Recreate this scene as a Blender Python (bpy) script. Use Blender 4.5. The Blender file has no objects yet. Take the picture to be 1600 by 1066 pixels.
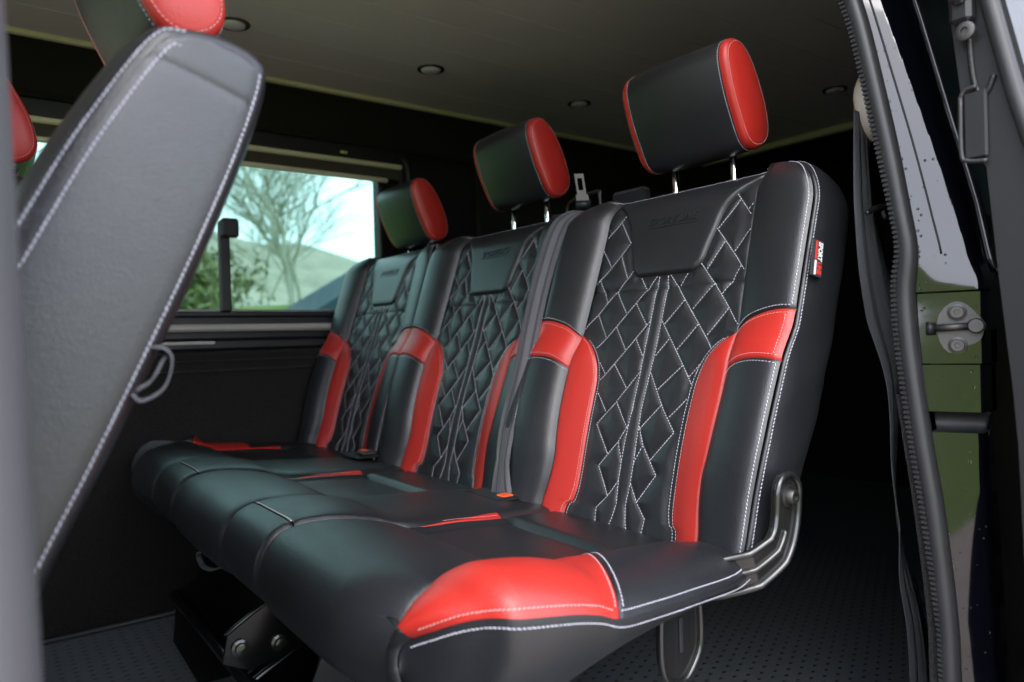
import bpy, math, random
import numpy as np
from mathutils import Vector, Matrix
random.seed(7); rng = np.random.default_rng(7)
scene = bpy.context.scene
COL = scene.collection
R = math.radians

# ------------------------------------------------------------------ camera
# x runs to the rear of the van, y across it (away from the open door), z up; origin = crease of the near seat
cam_d = bpy.data.cameras.new('camera'); cam = bpy.data.objects.new('camera', cam_d); COL.objects.link(cam)
yaw, pitch, roll = 0.9297, -0.0060, -0.0262
fwd = Vector((math.cos(yaw)*math.cos(pitch), math.sin(yaw)*math.cos(pitch), math.sin(pitch)))
rt = Vector((math.sin(yaw), -math.cos(yaw), 0)); up = rt.cross(fwd)
r2 = math.cos(roll)*rt + math.sin(roll)*up; u2 = -math.sin(roll)*rt + math.cos(roll)*up
M = Matrix((r2, u2, -fwd)).transposed().to_4x4(); M.translation = Vector((-0.7465, -0.7548, 0.2792))
cam.matrix_world = M
cam_d.sensor_width = 36; cam_d.lens = 1131*36/1600
cam_d.clip_start = 0.02; cam_d.clip_end = 2000
cam_d.dof.use_dof = True; cam_d.dof.focus_distance = 1.0; cam_d.dof.aperture_fstop = 4.0
scene.camera = cam
# ------------------------------------------------------------------ world: pale overcast sky
world = bpy.data.worlds.new('World'); scene.world = world; world.use_nodes = True
nt = world.node_tree; nt.nodes.clear()
wo = nt.nodes.new('ShaderNodeOutputWorld'); bg = nt.nodes.new('ShaderNodeBackground')
sky = nt.nodes.new('ShaderNodeTexSky'); sky.sky_type = 'NISHITA'; sky.sun_disc = False
SUN_EL, SUN_ROT = R(44), R(216)
sky.sun_elevation = SUN_EL; sky.sun_rotation = SUN_ROT; sky.dust_density = 4; sky.air_density = 1.0
mixw = nt.nodes.new('ShaderNodeMix'); mixw.data_type = 'RGBA'; mixw.inputs[0].default_value = 0.80
nt.links.new(sky.outputs[0], mixw.inputs[6]); mixw.inputs[7].default_value = (9.9, 10.5, 12.2, 1)   # cloud deck
nt.links.new(mixw.outputs[2], bg.inputs[0]); bg.inputs[1].default_value = 0.10
nt.links.new(bg.outputs[0], wo.inputs[0])
sun_d = bpy.data.lights.new('sun', 'SUN'); sun_d.energy = 0.5; sun_d.angle = R(35); sun_d.color = (1, .97, .93)
sun = bpy.data.objects.new('sun', sun_d); COL.objects.link(sun)
sun_dir = Vector((-0.45, -0.62, 0.75)).normalized()      # towards the sun: on the open-door side
sun.rotation_euler = sun_dir.to_track_quat('Z', 'Y').to_euler()
scene.view_settings.view_transform = 'Standard'; scene.view_settings.look = 'None'
scene.view_settings.exposure = 2.2; scene.view_settings.gamma = 1.0; scene.view_settings.use_curve_mapping = False
scene.cycles.use_denoising = True
scene.cycles.max_bounces = 8; scene.cycles.transparent_max_bounces = 12
scene.cycles.caustics_reflective = False; scene.cycles.caustics_refractive = False

# ------------------------------------------------------------------ materials
MAT = {}
def mat(name, base, rough=.5, spec=.5, metal=0., coat=0., sheen=0., bump=None, var=None, emit=None, aniso=None):
    """bump: list of (kind, scale, strength, distance); var: (scale, amount) colour variation"""
    m = bpy.data.materials.new(name); m.use_nodes = True; t = m.node_tree; b = t.nodes['Principled BSDF']
    b.inputs['Base Color'].default_value = (*base, 1); b.inputs['Roughness'].default_value = rough
    b.inputs['Specular IOR Level'].default_value = spec; b.inputs['Metallic'].default_value = metal
    b.inputs['Coat Weight'].default_value = coat; b.inputs['Coat Roughness'].default_value = .03; b.inputs['Coat IOR'].default_value = 1.7
    b.inputs['Sheen Weight'].default_value = sheen; b.inputs['Sheen Roughness'].default_value = .4
    tc = t.nodes.new('ShaderNodeTexCoord')
    if var:
        n = t.nodes.new('ShaderNodeTexNoise'); n.inputs['Scale'].default_value = var[0]; n.inputs['Detail'].default_value = 5
        t.links.new(tc.outputs['Object'], n.inputs['Vector'])
        mx = t.nodes.new('ShaderNodeMix'); mx.data_type = 'RGBA'
        mx.inputs[6].default_value = (*[c*(1-var[1]) for c in base], 1); mx.inputs[7].default_value = (*[min(1, c*(1+var[1])) for c in base], 1)
        t.links.new(n.outputs[0], mx.inputs[0]); t.links.new(mx.outputs[2], b.inputs['Base Color'])
        mr = t.nodes.new('ShaderNodeMapRange'); mr.inputs[3].default_value = rough*.88; mr.inputs[4].default_value = min(1, rough*1.12)
        t.links.new(n.outputs[0], mr.inputs[0]); t.links.new(mr.outputs[0], b.inputs['Roughness'])
    prev = None
    for kind, sc, st, dist in (bump or []):
        if kind == 'voronoi':
            n = t.nodes.new('ShaderNodeTexVoronoi'); n.feature = 'DISTANCE_TO_EDGE'; o = n.outputs['Distance']
        elif kind == 'wave':
            n = t.nodes.new('ShaderNodeTexWave'); o = n.outputs[1]
        else:
            n = t.nodes.new('ShaderNodeTexNoise'); n.inputs['Detail'].default_value = 4; o = n.outputs[0]
        n.inputs['Scale'].default_value = sc; t.links.new(tc.outputs['Object'], n.inputs['Vector'])
        bp = t.nodes.new('ShaderNodeBump'); bp.inputs['Strength'].default_value = st; bp.inputs['Distance'].default_value = dist
        t.links.new(o, bp.inputs['Height'])
        if prev: t.links.new(prev.outputs[0], bp.inputs['Normal'])
        prev = bp
    if prev: t.links.new(prev.outputs[0], b.inputs['Normal'])
    if emit: b.inputs['Emission Color'].default_value = (*emit[0], 1); b.inputs['Emission Strength'].default_value = emit[1]
    MAT[name] = m; return m
GRAIN = [('voronoi', 480, .45, .0009), ('noise', 70, .10, .0012), ('noise', 16, .05, .005)]
mat('leather_black', (.0125, .0132, .0156), .37, .74, var=(14, .12), bump=GRAIN)
mat('leather_red', (.43, .0235, .0165), .38, .55, var=(10, .06), bump=GRAIN)
mat('thread_white', (.52, .52, .60), .7, .3)
mat('thread_pink', (.66, .34, .33), .7, .3)
mat('thread_dark', (.03, .03, .035), .7, .3)
mat('carpet_black', (.020, .019, .018), .95, .1, sheen=.12, var=(330, .95), bump=[('noise', 420, .9, .004)])
mat('plastic_black', (.012, .012, .013), .45, .4, var=(40, .15), bump=[('noise', 500, .15, .001)])
mat('rubber_black', (.025, .025, .027), .42, .45, var=(30, .15))
mat('paint_black', (.0022, .0024, .0045),   .06, .5, coat=.38, bump=[('noise', 7, .04, .01)])
mat('mech_black', (.004, .004, .0045), .2, .4, var=(30, .2))
mat('metal_black', (.014, .014, .014), .25, .6, coat=.3, var=(30, .2))
mat('chrome', (.75, .76, .78), .08, metal=1.)
mat('steel', (.10, .097, .093), .5, metal=1., var=(60, .2), bump=[('noise', 300, .2, .001)])
mat('cream_vinyl', (.73, .70, .655), .55, .35, var=(6, .06), bump=[('noise', 160, .25, .001)])
mat('cream_trim', (.72, .69, .48), .4, .4, var=(8, .08))
mat('cream_plastic', (.60, .55, .47), .38, .45, var=(20, .05))
mat('blind_fabric', (.06, .055, .045), .85, .2, var=(80, .1))
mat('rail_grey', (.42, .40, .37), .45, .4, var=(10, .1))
mat('floor_vinyl', (.095, .108, .118), .5, .4, var=(25, .25), bump=[('noise', 300, .25, .001)])
mat('floor_stud', (.018, .02, .023), .5, .4)
mat('belt_grey', (.075, .076, .085), .55, .35, sheen=.2, var=(200, .15), bump=[('wave', 420, .3, .001)])
mat('belt_band', (.035, .035, .04), .55, .35, sheen=.2, bump=[('wave', 420, .3, .001)])
mat('curtain_black', (.012, .012, .014), .9, .1, sheen=.2)
mat('lens_frost', (.80, .80, .82), .35, .4)
mat('glass_dark', (.10, .12, .13), .12, .6)
mat('orange_plastic', (.85, .10, .02), .35, .5)
mat('tag_dark', (.035, .04, .045), .7, .3)
mat('tag_white', (.75, .77, .8), .7, .3)
mat('tag_red', (.70, .04, .03), .7, .3)
mat('pillar_sheen_grey', (.085, .085, .09), .45, .4, var=(8, .08))  # sky sheen on the black seal, put into the base colour as grey
mat('grass', (.115, .165, .028), .9, .2, var=(1.2, .45), bump=[('noise', 25, .7, .05)])
mat('gravel', (.34, .285, .245), .9, .2, var=(4, .35), bump=[('voronoi', 45, .8, .02)])
mat('hill_green', (.29, .265, .215), .95, .1, var=(.5, .55))
mat('bark', (.34, .33, .27), .9, .15, var=(5, .35), bump=[('noise', 20, .6, .02)])
mat('bush_leaf', (.16, .18, .075), .8, .25, var=(3, .4))
mat('shed_blue', (.02, .04, .06), .6, .3, var=(2, .15))
def glass(name, tint, rough=0.0):
    m = bpy.data.materials.new(name); m.use_nodes = True; t = m.node_tree; t.nodes.clear()
    o = t.nodes.new('ShaderNodeOutputMaterial'); tr = t.nodes.new('ShaderNodeBsdfTransparent'); gl = t.nodes.new('ShaderNodeBsdfGlossy')
    fr = t.nodes.new('ShaderNodeFresnel'); mx = t.nodes.new('ShaderNodeMixShader'); fr.inputs[0].default_value = 1.35
    tr.inputs[0].default_value = (*tint, 1); gl.inputs[0].default_value = (.8, .95, .9, 1); gl.inputs[1].default_value = rough
    t.links.new(fr.outputs[0], mx.inputs[0]); t.links.new(tr.outputs[0], mx.inputs[1]); t.links.new(gl.outputs[0], mx.inputs[2])
    t.links.new(mx.outputs[0], o.inputs[0]); MAT[name] = m
glass('glass_tinted', (.53, .685, .64))
glass('glass_clear', (.75, .80, .78))
glass('glass_privacy', (.20, .36, .31))
mat('water_drop', (.8, .8, .8), .02, .5); MAT['water_drop'].node_tree.nodes['Principled BSDF'].inputs['Transmission Weight'].default_value = 1.0

# ------------------------------------------------------------------ object helpers
WLOC = {}
def link(o, parent, loc, label=None, cat=None, group=None, kind=None):
    COL.objects.link(o); loc = Vector(loc); WLOC[o.name] = loc
    if parent is not None:
        o.parent = parent; o.location = loc - WLOC[parent.name]
    else:
        o.location = loc
    if label: o['label'] = label
    if cat: o['category'] = cat
    if group: o['group'] = group
    if kind: o['kind'] = kind
    return o
def empty(name, loc, label, cat, group=None):
    o = bpy.data.objects.new(name, None); o.empty_display_size = .05
    return link(o, None, loc, label, cat, group)
def mesh_data(name, V, F, m, smooth=True):
    me = bpy.data.meshes.new(name); me.from_pydata([tuple(v) for v in V], [], [tuple(f) for f in F]); me.materials.append(MAT[m])
    if smooth: me.polygons.foreach_set('use_smooth', [True]*len(me.polygons))
    me.update(); return me
def add(name, me, parent=None, loc=(0, 0, 0), **k):
    return link(bpy.data.objects.new(name, me), parent, loc, **k)
class MB:
    """collects shapes into one mesh"""
    def __init__(s): s.V = []; s.F = []; s.n = 0
    def put(s, V, F):
        V = np.asarray(V, float).reshape(-1, 3); s.V.append(V); s.F += [tuple(i+s.n for i in f) for f in F]; s.n += len(V); return s
    def grid(s, P, closed_u=False, closed_v=False, flip=False):
        P = np.asarray(P, float); n, m = P.shape[:2]; F = []
        for i in range(n if closed_u else n-1):
            i2 = (i+1) % n
            for j in range(m if closed_v else m-1):
                j2 = (j+1) % m; q = (i*m+j, i2*m+j, i2*m+j2, i*m+j2); F.append(q[::-1] if flip else q)
        return s.put(P.reshape(-1, 3), F)
    def box(s, lo, hi, bevel=0.0):
        lo = np.array(lo, float); hi = np.array(hi, float)
        if bevel <= 0:
            x0, y0, z0 = lo; x1, y1, z1 = hi
            V = [(x0,y0,z0),(x1,y0,z0),(x1,y1,z0),(x0,y1,z0),(x0,y0,z1),(x1,y0,z1),(x1,y1,z1),(x0,y1,z1)]
            return s.put(V, [(3,2,1,0),(4,5,6,7),(0,1,5,4),(1,2,6,5),(2,3,7,6),(3,0,4,7)])
        # rounded in the plane of the two longest sides kept simple: chamfer all edges
        b = bevel; V = []; F = []; idx = {}
        for sx in (0, 1):
            for sy in (0, 1):
                for sz in (0, 1):
                    c = np.array([(lo, hi)[sx][0], (lo, hi)[sy][1], (lo, hi)[sz][2]]); sg = np.array([1-2*sx, 1-2*sy, 1-2*sz])
                    for ax in range(3):
                        p = c + sg*b; p[ax] = c[ax]; idx[(sx, sy, sz, ax)] = len(V); V.append(p)
        g = lambda sx, sy, sz, ax: idx[(sx, sy, sz, ax)]
        for v in (0, 1):
            f = [g(v,0,0,0), g(v,1,0,0), g(v,1,1,0), g(v,0,1,0)]; F.append(f if v else f[::-1])
            f = [g(0,v,0,1), g(1,v,0,1), g(1,v,1,1), g(0,v,1,1)]; F.append(f[::-1] if v else f)
            f = [g(0,0,v,2), g(1,0,v,2), g(1,1,v,2), g(0,1,v,2)]; F.append(f if v else f[::-1])
        for a in (0, 1):
            for c in (0, 1):
                F.append([g(a,c,0,0), g(a,c,1,0), g(a,c,1,1), g(a,c,0,1)])
                F.append([g(a,0,c,0), g(a,1,c,0), g(a,1,c,2), g(a,0,c,2)])
                F.append([g(0,a,c,1), g(1,a,c,1), g(1,a,c,2), g(0,a,c,2)])
                for d in (0, 1): F.append([g(a,c,d,0), g(a,c,d,1), g(a,c,d,2)])
        return s.put(V, F)
    def tube(s, P, r, n=8, cap=True):
        P = np.asarray(P, float); r = np.broadcast_to(np.asarray(r, float), (len(P),)); T = np.gradient(P, axis=0); T /= np.linalg.norm(T, axis=1)[:, None]+1e-12
        ref = np.array([0, 0, 1.]) if abs(T[0][2]) < .9 else np.array([1., 0, 0]); rings = []
        a = np.linspace(0, 2*np.pi, n, endpoint=False); u = np.cross(T[0], ref); u /= np.linalg.norm(u)
        for p, t, rr in zip(P, T, r):
            u = u - t*(u@t); u /= np.linalg.norm(u)+1e-12; w = np.cross(t, u)
            rings.append(p + rr*(np.cos(a)[:, None]*u + np.sin(a)[:, None]*w))
        k0 = s.n; s.grid(np.array(rings), closed_v=True)
        if cap: s.F.append(tuple(k0+i for i in range(n))); s.F.append(tuple(k0+(len(P)-1)*n+i for i in range(n))[::-1])
        return s
    def lathe(s, c, axis, prof, n=20):
        """prof: (radius, height) list revolved about axis through c"""
        axis = np.array(axis, float); axis /= np.linalg.norm(axis); ref = np.array([0, 0, 1.]) if abs(axis[2]) < .9 else np.array([1., 0, 0])
        u = np.cross(axis, ref); u /= np.linalg.norm(u); w = np.cross(axis, u); a = np.linspace(0, 2*np.pi, n, endpoint=False)
        P = [np.array(c) + h*axis + r*(np.cos(a)[:, None]*u+np.sin(a)[:, None]*w) for r, h in prof]
        return s.grid(np.array(P), closed_v=True)
    def prism(s, poly, ax, lo, hi):
        """closed outline extruded along axis ax; poly has the two other coordinates in order"""
        n = len(poly); V = []
        for v in (lo, hi):
            for p in poly:
                q = list(p); q.insert(ax, v); V.append(q)
        return s.put(V, [tuple(range(n))[::-1], tuple(range(n, 2*n))]+[(i, (i+1) % n, n+(i+1) % n, n+i) for i in range(n)])
    def build(s, name, m, parent=None, loc=(0, 0, 0), smooth=True, auto=None, **k):
        V = np.concatenate(s.V); me = mesh_data(name, V, s.F, m, smooth)
        import bmesh
        b = bmesh.new(); b.from_mesh(me); bmesh.ops.recalc_face_normals(b, faces=b.faces); b.to_mesh(me); b.free()
        o = add(name, me, parent, loc, **k)
        if auto: me.set_sharp_from_angle(angle=R(auto))
        return o
def interp(x, xs, ys): return np.interp(x, xs, ys)
def cr(P, n=12, closed=False):
    """Catmull-Rom through points"""
    P = np.asarray(P, float); Q = []
    N = len(P)
    for i in range(N if closed else N-1):
        p1, p2 = P[i], P[(i+1) % N]; p0 = P[i-1] if (i > 0 or closed) else 2*p1-p2; p3 = P[(i+2) % N] if (i+2 < N or closed) else 2*p2-p1
        for k in range(n):
            t = k/n; Q.append(.5*((2*p1)+(-p0+p2)*t+(2*p0-5*p1+4*p2-p3)*t*t+(-p0+3*p1-3*p2+p3)*t**3))
    if not closed: Q.append(P[-1])
    return np.array(Q)
def smooth1(xs, ys, n=200):
    """callable smooth curve y(x) through points (cubic Hermite, sampled)"""
    P = cr(np.c_[xs, ys], 16); return lambda x: np.interp(x, P[:, 0], P[:, 1])
# stitch template: small elongated lozenge
_A = np.linspace(0, 2*np.pi, 5, endpoint=False)
ST_V = np.concatenate([[(-1, 0, 0)], [(-.6, .8*math.cos(a), .8*math.sin(a)) for a in _A], [(.6, .8*math.cos(a), .8*math.sin(a)) for a in _A], [(1, 0, 0)]])
ST_F = [(0, 1+(i+1) % 5, 1+i) for i in range(5)]+[(1+i, 1+(i+1) % 5, 6+(i+1) % 5, 6+i) for i in range(5)]+[(6+i, 6+(i+1) % 5, 11) for i in range(5)]
def stitches(mb, P, N, pitch=.0042, length=.0034, rad=.00055, lift=.0003, twist=.16):
    """P, N: dense polyline and its normals; lays separate threads along it"""
    P = np.asarray(P, float); N = np.asarray(N, float)
    d = np.r_[0, np.cumsum(np.linalg.norm(np.diff(P, axis=0), axis=1))]
    if d[-1] < pitch: return
    k = max(1, int(d[-1]/pitch)); ss = (np.arange(k)+.5)*d[-1]/k
    C = np.stack([np.interp(ss, d, P[:, i]) for i in range(3)], 1); E = np.stack([np.interp(ss+.0004, d, P[:, i])-np.interp(ss-.0004, d, P[:, i]) for i in range(3)], 1)
    Nn = np.stack([np.interp(ss, d, N[:, i]) for i in range(3)], 1)
    E /= np.linalg.norm(E, axis=1)[:, None]+1e-12; Nn -= E*(Nn*E).sum(1)[:, None]; Nn /= np.linalg.norm(Nn, axis=1)[:, None]+1e-12
    Bn = np.cross(Nn, E); E2 = E+twist*Bn; E2 /= np.linalg.norm(E2, axis=1)[:, None]; B2 = np.cross(Nn, E2)
    jit = 1+.12*rng.standard_normal(k)
    for c, e, b, n, j in zip(C, E2, B2, Nn, jit):
        V = c+n*lift+ST_V[:, :1]*e*length/2*j+ST_V[:, 1:2]*b*rad*.98+ST_V[:, 2:]*n*rad*.8
        mb.put(V, ST_F)

# ================================================================== THE SETTING: van shell
FZ = -0.40                     # van floor
CZ = 0.994                     # ceiling
GZ = -0.95                     # ground outside
# floor
floor = MB().box((-2.2, -.40, FZ-.06), (2.5, 1.30, FZ)).build('floor', 'floor_vinyl', smooth=False, kind='structure', label='dark grey studded vinyl floor inside the van')
mb = MB(); k = 0
for i in range(110):
    for j in range(75):
        x = -.75+i*.027; y = -.36+j*.0245+(.012 if i % 2 else 0)
        if x > 1.5 or (x < .2 and y < -.05) or y > 1.22: continue
        a = .0078; b = .0036
        mb.put([(x-a, y, FZ+.0003), (x, y-b, FZ+.0012), (x+a, y, FZ+.0003), (x, y+b, FZ+.0012), (x, y, FZ+.0016)], [(0, 1, 4), (1, 2, 4), (2, 3, 4), (3, 0, 4)])
mb.build('floor_studs', 'floor_stud', floor, smooth=False, kind='stuff')
MB().tube([(-2.1, 1.225, FZ+.006), (2.2, 1.225, FZ+.006)], .007, 8).build('floor_edge_trim', 'rubber_black', floor)
# ceiling: planks running to the rear with a shadow gap between them, on a dark backing
ceil = MB().box((-2.2, -.24, CZ+.014), (2.4, 1.26, CZ+.05)).build('ceiling', 'plastic_black', smooth=False, kind='structure', label='cream plank lined ceiling of the van')
yb = [1.185, 1.045, .905, .775, .648, .53, .405, .28, .155, .03, -.095, -.21]
for a, b in zip(yb[1:], yb[:-1]):
    MB().box((-2.15, a+.0016, CZ), (1.72, b-.0016, CZ+.014)).build('plank', 'cream_vinyl', ceil, smooth=False)
MB().box((-2.15, 1.186, CZ-.010), (1.72, 1.204, CZ+.010), .003).build('edge_trim', 'cream_trim', ceil, smooth=False)
MB().box((1.722, -.21, CZ-.02), (1.75, 1.20, CZ+.012), .004).build('rear_trim', 'cream_trim', ceil, smooth=False)
# far side wall with its window opening, carpeted below, dark lining above
WY = 1.25
wall = empty('wall_left', (0, WY, FZ), 'black carpeted far side wall of the van around the window', None)
wall['kind'] = 'structure'; 
def wbox(name, x0, x1, z0, z1, m, y0=WY, y1=WY+.05, bev=.004, parent=wall): return MB().box((x0, y0, z0), (x1, y1, z1), bev).build(name, m, parent, loc=(0, 0, 0), smooth=False)
# pieces keep world coordinates: the empty sits at WY, so shift
def wpiece(name, mbx, m, parent=wall, **k): return mbx.build(name, m, parent, loc=(0, 0, 0), **k)
wpiece('carpet_panel', MB().box((-2.2, WY, FZ), (2.4, WY+.05, .262), .006), 'carpet_black', smooth=False)
wpiece('wall_backing', MB().box((-2.2, WY+.052, FZ-.05), (2.45, WY+.06, .362)).box((-2.2, WY+.052, .853), (2.45, WY+.06, CZ+.05)).box((.28, WY+.052, .3625), (2.45, WY+.06, .8525)), 'plastic_black', smooth=False)
wpiece('carpet_ridge', MB().box((-2.2, WY-.006, .205), (2.4, WY+.01, .212), .003).box((-2.2, WY-.005, .232), (2.4, WY+.01, .237), .002), 'carpet_black', smooth=False)
wpiece('lower_ledge', MB().box((-2.2, WY-.012, .264), (.62, WY+.05, .292), .006), 'plastic_black', smooth=False)
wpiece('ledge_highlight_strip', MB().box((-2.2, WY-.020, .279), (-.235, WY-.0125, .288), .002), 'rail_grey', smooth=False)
wpiece('sill_rail', MB().box((-2.2, WY-.030, .313), (.60, WY-.006, .332), .006), 'rail_grey', smooth=False)
wpiece('sill_backing', MB().box((-2.2, WY-.004, .293), (.60, WY+.05, .352), .003), 'plastic_black', smooth=False)
wpiece('window_frame', MB().box((-2.2, WY+.004, .353), (.31, WY+.05, .366), .003).box((.26, WY+.002, .368), (.62, WY+.05, .86), .006), 'plastic_black', smooth=False)
wpiece('bottom_seal', MB().tube([(-2.2, WY+.012, .368), (.26, WY+.012, .368)], .0045, 8), 'rail_grey')
wpiece('upper_lining', MB().box((-2.2, WY-.035, .862), (2.4, WY+.05, CZ+.03), .01), 'carpet_black', smooth=False)
wpiece('header_rail', MB().box((-2.2, WY-.020, .8125), (.36, WY+.05, .861), .006).tube(cr([(.30, WY-.012, .848), (.335, WY-.012, .835), (.352, WY-.012, .80), (.355, WY-.012, .72)], 8), .012, 8), 'plastic_black', smooth=False)
wpiece('rear_lining', MB().box((.622, WY-.01, .264), (2.4, WY+.05, .861), .006), 'carpet_black', smooth=False)
win = MB().box((-.93, WY+.020, .366), (.27, WY+.025, .85)).build('window_pane', 'glass_tinted', wall, loc=(0, 0, 0), smooth=False)
MB().box((-2.2, WY+.020, .366), (-.99, WY+.025, .85)).build('cab_window_pane', 'glass_clear', wall, loc=(0, 0, 0), smooth=False)
MB().box((-.99, WY+.0, .366), (-.93, WY+.045, .85)).build('window_post', 'plastic_black', wall, loc=(0, 0, 0), smooth=False)
wpiece('window_mullion', MB().box((-.213, WY-.006, .366), (-.186, WY+.018, .61), .004), 'plastic_black', smooth=False)
wpiece('window_catch', MB().box((-.212, WY-.024, .562), (-.166, WY-.007, .614), .006), 'plastic_black', smooth=False)
wpiece('side_seal', MB().tube([(.262, WY+.006, .37), (.268, WY+.006, .76)], .006, 8), 'rubber_black')
# rear: closed and dark
MB().box((2.40, -.45, FZ-.05), (2.45, 1.30, CZ+.05)).build('wall_rear', 'carpet_black', smooth=False, kind='structure', label='dark rear end of the van behind the bench')
# cab end (out of frame): bulkhead edges round the windscreen
MB().box((-2.25, -.45, FZ-.05), (-2.2, 1.30, .22)).box((-2.25, -.45, .93), (-2.2, 1.30, CZ+.05)).build('wall_front', 'plastic_black', smooth=False, kind='structure', label='cab end of the van below and above the windscreen')
# outer roof and lower body so that daylight enters only by the openings
MB().box((-2.3, -.36, CZ+.052), (2.5, 1.36, CZ+.09)).build('roof', 'paint_black', smooth=False, kind='structure', label='black outer roof of the van')
MB().box((-2.2, -.402, FZ-.10), (2.5, -.40, FZ-.002)).build('sill', 'paint_black', smooth=False, kind='structure', label='black door sill below the van floor')

# ================================================================== THE BENCH
T = R(17.42); ct, st_ = math.cos(T), math.sin(T)
YC = [0.0, 0.48, 0.96]
def BK(y, s, h):
    y, s, h = np.broadcast_arrays(np.asarray(y, float), np.asarray(s, float), np.asarray(h, float))
    return np.stack([s*st_-h*ct, y, s*ct+h*st_], -1)
seam_y = smooth1([-.09, 0, .05, .085, .118, .18, .23, .28, .38, .46, .50, .54], [.157, .157, .150, .148, .152, .157, .158, .155, .150, .147, .147, .146])
yin = smooth1([-.09, .004, .021, .051, .123, .192, .221, .249, .272, .289], [.118, .111, .100, .095, .095, .097, .100, .110, .128, .1525])
def y_edge(s):
    s = np.asarray(s, float); base = np.interp(s, [-.09, .01, .07, .14, .25, .45], [.236, .236, .238, .243, .247, .247])
    u = np.clip((s-.455)/.0825, 0, 1); return np.where(s > .455, .167+.080*np.sqrt(np.maximum(0, 1-u*u)), base)
hp_half = smooth1([.386, .390, .397, .407, .425, .45, .477, .497, .511, .520, .527, .534], [.050, .058, .066, .072, .077, .085, .094, .107, .121, .133, .143, .147])
QL = [[(.1067,.506),(.1428,.4629)],[(.08,.4574),(.1473,.3798)],[(.0663,.3999),(.1131,.3474),(.1499,.2983)],[(.013,.3849),(.0491,.343),(.0793,.3042),(.1168,.2562)],
 [(.009,.3116),(.0616,.242),(.0924,.2042)],[(.0035,.2297),(.042,.1761),(.0704,.1437)],[(.003,.1485),(.0176,.1205),(.0504,.0808)],[(.0047,.0635),(.0218,.0387),(.0415,.0182),(.0363,-.03)],
 [(.1359,.4711),(.1460,.482)],[(.1191,.4902),(.0881,.4499)],[(.1465,.441),(.1226,.4099)],[(.1039,.4283),(.0797,.3872)],[(.1406,.3873),(.1273,.3655),(.1142,.3473)],[(.098,.3659),(.0649,.3268)],
 [(.1284,.3257),(.0959,.2861)],[(.0483,.3866),(.034,.3658)],[(.0491,.343),(.0144,.3051)],[(.0793,.3042),(.0448,.2651)],[(.111,.2628),(.0767,.2247)],[(.0286,.2831),(.0052,.2554)],[(.0616,.242),(.024,.204)],
 [(.0924,.2042),(.056,.1642)],[(.0379,.1814),(.0047,.1424)],[(.0704,.1437),(.0356,.1005)],[(.0176,.1205),(.0045,.0922)],[(.0504,.0808),(.0218,.0387)],
 [(.0085,.3841),(.0109,.3633),(.0083,.3148),(.0036,.2565),(.0022,.2296),(.0013,.1732),(.003,.1485),(.0048,.0921),(.0047,.0635),(.0016,.0304),(.0058,.0101),(.0158,-.02)]]
QLINES = []
for l in QL:
    q = np.array(l); q[:, 0] += .0075*np.clip((.345-q[:, 1])/.09, 0, 1)
    for sg in (1, -1): QLINES.append(np.c_[sg*q[:, 0], q[:, 1]])
def seg_dist(y, s, lines):
    d = np.full(np.shape(y), 9.)
    for l in lines:
        for a, b in zip(l[:-1], l[1:]):
            e = b-a; L2 = e@e+1e-12; t = np.clip(((y-a[0])*e[0]+(s-a[1])*e[1])/L2, 0, 1)
            d = np.minimum(d, np.hypot(y-a[0]-t*e[0], s-a[1]-t*e[1]))
    return d
def sstep(x): x = np.clip(x, 0, 1); return x*x*(3-2*x)
BW = smooth1([0, .08, .2, .35, .5, .65, .8, .92, 1.0], [0, .0085, .0155, .0205, .0235, .0250, .0250, .0230, .0180])
def H(y, s, quilt=False):
    a = np.abs(y); ys = seam_y(s); ye = y_edge(s)
    low = sstep((.30-s)/.06)                        # stripes only below the wing
    rise = low*.016*sstep((a-.085)/.075)+(1-low)*.004*sstep((a-.125)/.03)
    hc = rise+.006*np.exp(-((s-.14)/.10)**2)-.003*np.exp(-np.abs(s-.3655)/.005)*(a < ys)
    if quilt:
        d = seg_dist(y, s, QLINES); tap = sstep((ys-a)/.022)
        tap = tap*np.where(s < .289, sstep((yin(np.clip(s, -.09, .289))-a)/.022), 1)
        hpv = hp_half(np.clip(s, .386, .534)); dh_ = np.where(s > .386, a-hpv, np.hypot(np.maximum(a-.05, 0), .386-s)); tap = tap*sstep(dh_/.016)
        hc = hc+(.0060*(1-np.exp(-d/.010))-.0010*np.exp(-d/.0014))*np.maximum(tap, .02)
        hc = hc-.003*np.exp(-(ys-a)/.003)
        under = np.where(s < .2885, sstep((a-yin(np.clip(s, -.09, .289))+.001)/.004), 0)      # pressed flat below the stripes and the head panel
        under = np.maximum(under, np.where(s > .384, sstep((hpv-a)/.004), 0)*sstep((s-.384)/.004))
        hc = hc-under*.0015
    w = np.clip((a-ys)/np.maximum(ye-ys, 1e-4), 0, 1)
    amp = np.interp(s, [-.09, .02, .12, .40, .50, .54], [.85, .9, 1., 1., .95, .85])
    hb = rise+.006*np.exp(-((s-.14)/.10)**2)+amp*BW(w)
    h = np.where(a <= ys, hc, hb)
    return h-.026*np.clip((s-.488)/.049, 0, 1)**2
def BKN(y, s):
    """surface point and normal of the padded front"""
    e = .0015; p = BK(y, s, H(y, s, True)+np.where(np.abs(y) < seam_y(s), .0007, 0)); dy = BK(y+e, s, H(y+e, s))-BK(y-e, s, H(y-e, s)); ds = BK(y, s+e, H(y, s+e))-BK(y, s-e, H(y, s-e))
    n = np.cross(ds, dy); n /= np.linalg.norm(n, axis=-1)[..., None]+1e-12
    n = np.where((n[..., :1] > 0), -n, n); return p, n
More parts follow.
